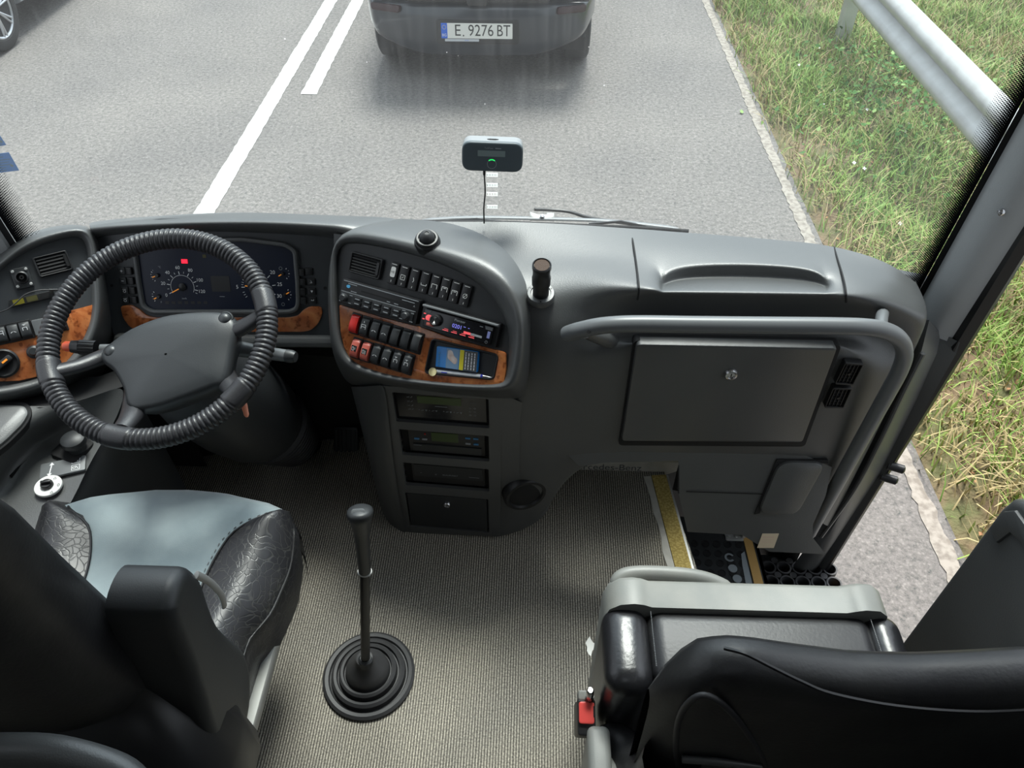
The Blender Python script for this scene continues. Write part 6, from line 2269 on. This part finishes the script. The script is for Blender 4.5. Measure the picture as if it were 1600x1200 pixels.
b = MB(); b.lathe(f_, [(.0125, .003), (.0125, .010), (.011, .013), (0, .013)], -.001, 0, 24); b.box(f_, .0, .0, .020, .006, .012, .020, .002, .001); b.build('knob', M['black'], rdl)
b = MB()
b.text(f_, '0', .021, -.004, .011, .0044)
for cx, cy in ((.012, .017), (.010, -.020)):
    for a_, c_ in (((cx - .003, cy - .003), (cx + .003, cy - .003)), ((cx + .003, cy - .003), (cx, cy + .003)), ((cx, cy + .003), (cx - .003, cy - .003))):
        b.line(f_, a_, c_, .0008, .0044)
b.build('marks', M['ink'], rdl, fix=False)
# lower window-side moulding up to the glass
b = MB()
b.grid([[Vector((-1.20, 1.36, 1.30)), Vector((-1.20, 0.6, 1.30)), Vector((-1.20, -.2, 1.30))], [Vector((-1.205, 1.36, 1.44)), Vector((-1.205, 0.6, 1.44)), Vector((-1.205, -.2, 1.44))]])
struct(b.build('trim_4', M['dash'], solid=.01))

# ================================================================== GEAR LEVER
gb_ = atz(577, 1056, FZ)
gl = thing('gear_lever', 'tall black gear lever rising from a ringed rubber boot on the floor', 'gear lever', gb_)
f_ = Frame(gb_, (0, 0, 1), (0, 1, 0))
pr = [(.106, 0), (.107, .008), (.101, .013), (.093, .012), (.090, .006), (.087, .006), (.085, .020), (.079, .025), (.073, .023), (.071, .014), (.068, .014), (.066, .031), (.061, .035), (.056, .033), (.054, .024), (.052, .024), (.049, .040), (.040, .052), (.026, .068), (.019, .082), (.019, .090), (.014, .092), (0, .092)]
b = MB(); b.lathe(f_, pr, 0, 0, 56); b.build('boot', M['rubber'], gl, angle=35)
top_k = aty(563, 806, 0.865)
bot_k = gb_ + Vector((0.003, -0.004, .085))
mid_k = aty(570, 893, 0.853)
b = MB(); b.lathe(Frame(bot_k, mid_k - bot_k), [(.0165, -.012), (.0165, .006), (.012, .010), (0, .010)], 0, 0, 20); b.build('ferrule', M['dark'], gl)
b = MB(); b.tube([bot_k, mid_k + (mid_k - bot_k).normalized() * .01], .0105, 16); b.build('shaft', M['black'], gl)
b = MB(); b.lathe(Frame(mid_k, mid_k - bot_k), [(.0145, -.002), (.0155, 0), (.0145, .002)], 0, 0, 24); o = b.build('collar', M['alu'], gl)
b = MB()
pth = crom([mid_k, mid_k.lerp(top_k, .4), mid_k.lerp(top_k, .75), top_k, top_k + Vector((0.0, .006, .018))], 5)
n_ = len(pth) - 1
rs = [float(np.interp(i / n_, (0, .25, .5, .68, .80, .9, .97, 1.0), (.0140, .0150, .0175, .0225, .0275, .0265, .0195, .012))) for i in range(len(pth))]
b.tube(pth, rs, 24, flat=.92)
kb = b.build('knob', M['dark'], gl, angle=70)
kf = Frame(top_k + Vector((0, -.012, .016)), Vector((0.05, -.62, .78)))
b = MB(); b.prism(kf, rrect(0, 0, .026, .027, .007, 5), -.008, .0022, .0012); b.build('shift_plate', M['rail'], kb)
b = MB()
for x in (-.007, 0, .007):
    b.line(kf, (x, -.007), (x, .007), .0011, .0026)
b.line(kf, (-.007, 0), (.007, 0), .0011, .0026)
b.build('shift_pattern', M['ink'], kb, fix=False)

# ================================================================== DRIVER'S SEAT
ds_ = thing('driver_seat', 'worn blue-grey driver seat with black leather bolsters, seen from behind', 'seat', Vector((-0.74, 0.62, FZ)))
yk = [.30, .45, .661, .697, .791, .879, .925, .945, .97]
xr_ = [-.53, -.515, -.512, -.490, -.470, -.474, -.486, -.497, -.520]
yb = [.30, .45, .66, .766, .83, .884, .905, .945, .97]
xb_ = [-.62, -.62, -.622, -.614, -.597, -.556, -.520, -.505, -.528]
XC = -.742


def seat_front(x):
    return interp(x, [-1.03, -.998, -.906, -.80, -.726, -.65, -.609, -.55, -.496], [.88, .925, .975, 1.0, 1.004, .995, .982, .966, .94])


def seat_pt(side, s, t):
    """side +1: outer right bolster; s 0..1 from the seam outwards"""
    return None


ROWS = 26
fab, bol_r, bol_l = [], [], []
for i in range(ROWS + 1):
    t = i / ROWS
    y0 = .32 + t * (.945 - .32)
    xb, xr = interp(y0, yb, xb_), interp(y0, yk, xr_)
    xl = 2 * XC - xb + .02
    xll = 2 * XC - xr
    def Z(x, y):
        e = abs(x - XC) / .26
        z = 1.205 + .022 * min(1, e) ** 2
        z -= .012 * math.exp(-((y - .72) / .12) ** 2) * (1 - min(1, e) ** 2)
        z += .018 * math.exp(-((y - .93) / .08) ** 2) * (1 - min(1, e) ** 3)
        return z
    row = []
    for j in range(21):
        x = xl + (xb - xl) * j / 20
        yf = seat_front(x)
        y = .32 + t * (yf - .32)
        row.append(Vector((x, y, Z(x, y) - .03 * max(0, (t - .93) / .07) ** 2)))
    fab.append(row)
    for sgn, lst in ((1, bol_r), (-1, bol_l)):
        rw = []
        a, c = (xb, xr) if sgn > 0 else (xl, xll)
        wd = abs(c - a)
        yf = seat_front(a)
        yy = .32 + t * (yf - .32)
        for j in range(9):
            s = j / 8
            x = a + (c - a) * (1 - (1 - s) ** 1.3)
            hump = .022 * math.sin(math.pi * min(1, s * 1.15)) * min(1, wd / .06)
            z = Z(a, yy) + hump - .045 * s ** 4
            rw.append(Vector((x, yy, z - .03 * max(0, (t - .93) / .07) ** 2)))
        for dz, dx in ((.03, .004), (.07, .000), (.12, -.006)):
            q_ = rw[8]
            rw.append(Vector((q_.x + sgn * dx, q_.y, q_.z - dz)))
        lst.append(rw)
b = MB()
front = []
for dz, dy in ((.0, .0), (.015, .010), (.05, .012), (.12, .0)):
    front.append([p + Vector((0, dy, -dz)) for p in fab[-1]])
b.grid(fab + front[1:])
cs = b.build('cushion', M['cloth'], ds_, angle=60)
cs['label'] = 'blue-grey cloth seat cushion'
for lst in (bol_r, bol_l):
    b = MB()
    fr2 = [[p + Vector((0, dy, -dz)) for p in lst[-1]] for dz, dy in ((.015, .010), (.05, .010), (.10, .0))]
    b.grid(lst + fr2)
    o = b.build('bolster', M['worn'], ds_, angle=60)
    o['label'] = 'cracked black leather bolster'
b = MB()
for col_i, lst in ((0, bol_r), (8, bol_r), (0, bol_l)):
    b.tube(crom([r_[col_i] + Vector((0, 0, .002)) for r_ in lst[::2]], 3), .0026, 6)
pp = b.build('piping', M['black'], ds_)
b = MB()
for k in range(46):
    t = k / 46
    i = t * (ROWS - 1)
    i0 = int(i)
    p_ = bol_r[i0][0].lerp(bol_r[i0 + 1][0], i - i0)
    q_ = bol_r[i0 + 1][0] - bol_r[i0][0]
    p_ = p_ + Vector((-.008, 0, .0015))
    b.tube([p_, p_ + q_.normalized() * .006], .0009, 5)
b.build('stitching', M['rail'], cs)
# base box with its pale edge
b = MB()
b.wbox(-.98, -.66, .30, .90, FZ, 1.06, .01)
b.wbox(-.96, -.56, .35, .86, 1.06, 1.12, .01)
b.build('seat_base', M['dark'], ds_)
b = MB()
sq = [atz(440, 918, 1.055), atz(446, 938, 1.055), atz(428, 1010, 1.055), atz(402, 1105, 1.055), atz(372, 1210, 1.055)]
sq2 = [atz(424, 960, 1.055), atz(424, 962, 1.055), atz(410, 1025, 1.055), atz(378, 1110, 1.055), atz(345, 1210, 1.055)]
b.grid([[p + Vector((0, 0, 0)) for p in sq2], [p for p in sq], [p + Vector((.003, 0, -.02)) for p in sq]])
rl_ = b.build('base_rail', M['railpale'], ds_, solid=.006)
rl_['label'] = 'pale grey metal base rail'
b = MB()
b.grid([[p + Vector((-.004, 0, -.010)) for p in sq], [p + Vector((-.07, 0, -.14)) for p in sq], [p + Vector((-.14, 0, -.30)) for p in sq]])
b.build('base_side', M['dark'], ds_, solid=.006)
# backrest: lofted slab leaning back
secs = []
for z, yfr, th, xr2 in ((1.17, .60, .15, -.545), (1.28, .60, .17, -.525), (1.42, .575, .16, -.525), (1.56, .55, .15, -.545), (1.70, .532, .14, -.550), (1.84, .500, .13, -.530), (1.95, .462, .12, -.515), (2.02, .425, .09, -.53)):
    xl2 = 2 * (-.80) - xr2
    pts = []
    cx_, cy_ = (xr2 + xl2) / 2, yfr - th / 2
    hw, hh = (xr2 - xl2) / 2, th / 2
    for k in range(28):
        a = 2 * math.pi * k / 28
        c_, s_ = math.cos(a), math.sin(a)
        pts.append(Vector((cx_ + hw * math.copysign(abs(c_) ** .45, c_), cy_ + hh * math.copysign(abs(s_) ** .6, s_) - .02 * (1 - abs(c_)), z)))
    secs.append(pts)
b = MB()
b.grid(secs, closed=True)
b.v += []
n0 = len(b.v)
b.add(secs[-1], [tuple(range(28))])
b.add(secs[0], [tuple(reversed(range(28)))])
b.build('backrest', M['leather'], ds_, angle=70)
# padded lower shell at the back, and the folded-up arm rest
b = MB()
secs = []
for z, yc, hw, hh, xc in ((1.10, .42, .20, .10, -.66), (1.18, .43, .23, .115, -.66), (1.28, .43, .235, .11, -.67), (1.38, .45, .21, .08, -.69), (1.44, .47, .17, .04, -.70)):
    secs.append([Vector((xc + hw * math.copysign(abs(math.cos(a)) ** .5, math.cos(a)), yc + hh * math.copysign(abs(math.sin(a)) ** .6, math.sin(a)), z)) for a in np.linspace(0, 2 * math.pi, 25)[:-1]])
b.grid(secs, closed=True)
b.add(secs[-1], [tuple(range(24))]); b.add(secs[0], [tuple(reversed(range(24)))])
b.build('rear_shell', M['black'], ds_, angle=70)
AF = Frame((-.455, 0, 0), (1, 0, 0))
prof_ = [(.485, 1.585), (.50, 1.605), (.53, 1.61), (.556, 1.60), (.568, 1.575), (.572, 1.54), (.565, 1.50), (.560, 1.44), (.575, 1.36), (.585, 1.30), (.565, 1.24), (.515, 1.205), (.46, 1.225), (.432, 1.27), (.435, 1.34), (.455, 1.42), (.473, 1.50)]
b = MB()
pf_ = crom([Vector((y, z, 0)) for y, z in prof_], 3, True)
b.prism(AF, [(p.x, p.y) for p in pf_], -.088, 0, .018, bseg=4)
ar = b.build('armrest', M['dark'], ds_, angle=50)
b = MB()
lv = [Vector((-.458, .566, 1.565)), Vector((-.452, .576, 1.53)), Vector((-.448, .58, 1.49)), Vector((-.450, .578, 1.46))]
b.tube(crom(lv, 4), .006, 10, flat=.6)
b.build('lever', M['alu'], ar)
b = MB()
b.tube(crom([atz(-60, 1178, 1.60), atz(0, 1174, 1.60), atz(90, 1178, 1.60), atz(180, 1205, 1.59), atz(220, 1240, 1.58)], 5), .020, 12)
b.build('rear_handle', M['dash'], ds_)

# ================================================================== GUIDE'S FOLDING SEAT
gs = thing('folding_seat', 'black leather folding guide seat, its cushion tipped up in a grey shell', 'seat', Vector((0.42, 0.55, FZ)))


def slab(name, x0, x1, y0, y1, z0, z1, r, m, parent, mi=0, n=7):
    """a soft-edged cushion slab"""
    bm = bmesh.new()
    bmesh.ops.create_cube(bm, size=1)
    for v_ in bm.verts:
        v_.co = Vector(((x0 + x1) / 2 + v_.co.x * (x1 - x0), (y0 + y1) / 2 + v_.co.y * (y1 - y0), (z0 + z1) / 2 + v_.co.z * (z1 - z0)))
    bmesh.ops.bevel(bm, geom=bm.edges[:] + bm.verts[:], offset=r, segments=n, profile=.5, affect='EDGES')
    mb = MB()
    mb.add([v_.co.copy() for v_ in bm.verts], [[v_.index for v_ in f2.verts] for f2 in bm.faces])
    bm.free()
    return mb.build(name, m, parent, angle=60)


# grey shell: a rim with raised ends
b = MB()
SF = Frame((0, .745, 0), (0, 1, 0), (0, 0, 1))   # u = -x
shell = [(.142, .86), (.142, 1.225), (.150, 1.260), (.168, 1.277), (.192, 1.282), (.210, 1.279), (.224, 1.272), (.565, 1.272), (.580, 1.278), (.595, 1.283), (.620, 1.281), (.638, 1.264), (.645, 1.23), (.645, .86)]
b.prism(SF, [(-x, z) for x, z in shell], -.040, .018, .010, bseg=3)
b.build('shell', M['grey'], gs, angle=50)
b = MB()
hpth = crom([Vector((.176, .750, 1.230)), Vector((.168, .760, 1.252)), Vector((.180, .772, 1.262)), Vector((.215, .777, 1.265)), Vector((.28, .777, 1.263)), Vector((.330, .773, 1.257)), Vector((.370, .762, 1.245)), Vector((.390, .750, 1.230))], 5)
b.tube(hpth, [.014] * 6 + [.0165] * 24 + [.014] * 6, 14, flat=.85)
b.build('handle', M['grey'], gs, angle=70)
# tipped-up cushion: leather centre with glossy end panels
slab('cushion', .215, .612, .575, .715, .93, 1.262, .030, M['leather'], gs)
e1_ = slab('cushion_end', .136, .220, .560, .722, .92, 1.266, .036, M['worn'], gs)
e2_ = slab('cushion_end', .598, .664, .560, .720, .92, 1.262, .032, M['worn'], gs)
for o in (e1_, e2_):
    o.data.materials[0] = M['leather'] if False else mat('shiny_leather', (0.016, 0.016, 0.018), 0.28, spec=.6, bump=(90, .25, .002))
b = MB()
for x in (.222, .606):
    for k in range(34):
        y_ = .60 + .003 * k
        b.tube([Vector((x, y_, 1.2655)), Vector((x, y_ + .0018, 1.2655))], .0009, 5)
b.build('stitching', M['rail'], gs)
# seat pan, side arm and stand
slab('seat_pan', .165, .66, .36, .60, .955, 1.055, .035, M['leather'], gs)
b = MB()
b.wbox(.22, .60, .42, .70, FZ, .96, .01)
b.build('stand', M['dark'], gs)
# backrest
secs = []
NP = 34
xsb = np.linspace(.180, .785, NP)
def btop(x):
    return interp(x, [.175, .188, .205, .235, .265, .30, .36, .44, .52, .60, .66, .71, .76, .79], [1.40, 1.455, 1.50, 1.542, 1.556, 1.556, 1.546, 1.534, 1.534, 1.544, 1.552, 1.548, 1.50, 1.42])


def bfront(x):
    return .475 + .022 * math.cos((x - .53) / .37 * math.pi)*-1


rows = []
for k in range(15):
    row = []
    for x in xsb:
        tp = btop(x)
        edge = min(1, (x - .175) / .05, (.79 - x) / .05)
        th = .038 * max(.15, edge) ** .5
        yc = .478 + .010 * (abs(x - .48) / .31) ** 2
        # k 0..6 front face going up, 7 top, 8..14 rear face going down
        prof2 = [(1.0, .90), (1.0, 1.05), (1.0, 1.2), (1.0, -.10), (1.0, -.05), (.85, -.018), (.5, -.003), (0, 0), (-.5, -.003), (-.85, -.016), (-1.0, -.045), (-1.05, -.10), (-1.0, 1.2), (-.9, 1.05), (-.8, .90)]
        s_, zz = prof2[k]
        z = tp + zz if zz <= 0 else min(zz, tp - .12)
        y = yc + s_ * th - (1.56 - z) * .02
        row.append(Vector((x, y, z)))
    rows.append(row)
b = MB()
b.grid(rows)
b.build('backrest', M['leather'], gs, angle=75)
b = MB()
b.tube(crom([aty(1132, 1013, .470), aty(1165, 1022, .458), aty(1205, 1042, .447), aty(1250, 1064, .441), aty(1300, 1084, .438), aty(1400, 1103, .437), aty(1520, 1112, .437), aty(1640, 1108, .438)], 5), .0028, 6)
b.build('seam', M['black'], gs)
b = MB()
b.tube(crom([aty(1060, 1215, .444), aty(1056, 1160, .442), aty(1064, 1115, .440), aty(1090, 1088, .438), aty(1117, 1092, .437), aty(1145, 1116, .437), aty(1172, 1152, .437), aty(1194, 1190, .437), aty(1205, 1230, .437)], 5), .0045, 8)
b.build('pocket_rim', M['rubber'], gs, angle=70)
b = MB()
b.tube([aty(1066, 1186, .434), aty(1120, 1190, .432), aty(1188, 1198, .434)], .006, 10)
b.build('pocket_bar', M['dash'], gs)
# bolster at the hinge and the grey hinge cover
b = MB()
secs = []
for (x, y, z), r in (((.150, .555, 1.085), .020), ((.165, .54, 1.10), .034), ((.19, .51, 1.105), .042), ((.215, .47, 1.13), .050), ((.225, .445, 1.20), .050), ((.225, .44, 1.30), .045)):
    secs.append([Vector((x + r * math.cos(a), y + r * math.sin(a) * .7, z + r * math.sin(a) * .7)) for a in np.linspace(0, 2 * math.pi, 17)[:-1]])
b.grid(secs, closed=True)
b.add(secs[0], [tuple(range(16))])
b.build('hinge_bolster', M['leather'], gs, angle=75)
slab('hinge_cover', .112, .152, .40, .548, .90, 1.150, .012, M['grey'], gs, n=4)
b = MB()
b.tube([Vector((.135, .485, 1.11)), Vector((.175, .47, 1.10)), Vector((.215, .465, 1.09))], [.028, .030, .024], 12, flat=.8)
b.build('hinge_arm', M['grey'], gs)
# belt buckle
bk = thing('belt_buckle', 'seat belt buckle with red release button beside the folding seat', 'belt buckle', Vector((.108, .53, 1.02)))
BF = Frame((.112, .572, 1.150), (0, -.35, 1), (0, 1, 0))
b = MB(); b.box(BF, 0, -.012, .032, .060, -.10, -.003, .006, .003); b.build('body', M['black'], bk)
b = MB(); b.box(BF, 0, -.005, .027, .036, -.006, .004, .005, .002); o = b.build('release_button', mat('coral_red', (0.70, 0.075, 0.065), 0.35), bk); o['label'] = 'red release button'
b = MB(); b.box(BF, -.002, .024, .024, .016, -.05, -.002, .004, .002); b.build('cap', M['grey'], bk)
b = MB(); b.box(BF, .013, -.003, .003, .018, .002, .0046); b.build('slot', M['blackm'], bk)
lt = thing('seat_lever', 'short chrome-topped lever between the buckle and the folding seat', 'lever', Vector((.122, .57, 1.06)))
b = MB(); b.tube([Vector((.122, .580, 1.05)), Vector((.118, .587, 1.13)), Vector((.117, .590, 1.165))], [.006, .007, .008], 12); b.build('arm', M['black'], lt)
b = MB(); b.tube([Vector((.117, .590, 1.160)), Vector((.117, .591, 1.182)), Vector((.117, .591, 1.187))], [.0085, .0085, .005], 14, flat=.8); b.build('cap', M['metal'], lt)

# ================================================================== PANEL BESIDE THE DOOR WELL
dp = thing('door_side_partition', 'tall grey plastic partition panel beside the entrance, right of the folding seat', 'partition', Vector((.83, .4, .5)))
PF = Frame((.80, 0, 0), (-1, 0, 0))      # u = +y? looking at the face from inside
pts = [(.818, .45), (.815, 1.44), (.808, 1.475), (.785, 1.498), (.74, 1.504), (.2, 1.50), (-.6, 1.495), (-.6, .45)]
s_ = 1 if PF.u.y > 0 else -1
b = MB(); b.prism(PF, [(s_ * y, z) for y, z in pts], -.055, 0, .014, bseg=3); b.build('panel', M['dash'], dp)
pts = [(.801, 1.40), (.799, 1.452), (.782, 1.478), (.74, 1.485), (.2, 1.48), (-.6, 1.475), (-.6, 1.445), (.2, 1.45), (.735, 1.455), (.763, 1.442), (.772, 1.40)]
b = MB(); b.prism(PF, [(s_ * y, z) for y, z in pts], -.01, .006, .004); b.build('raised_edge', M['dash'], dp)
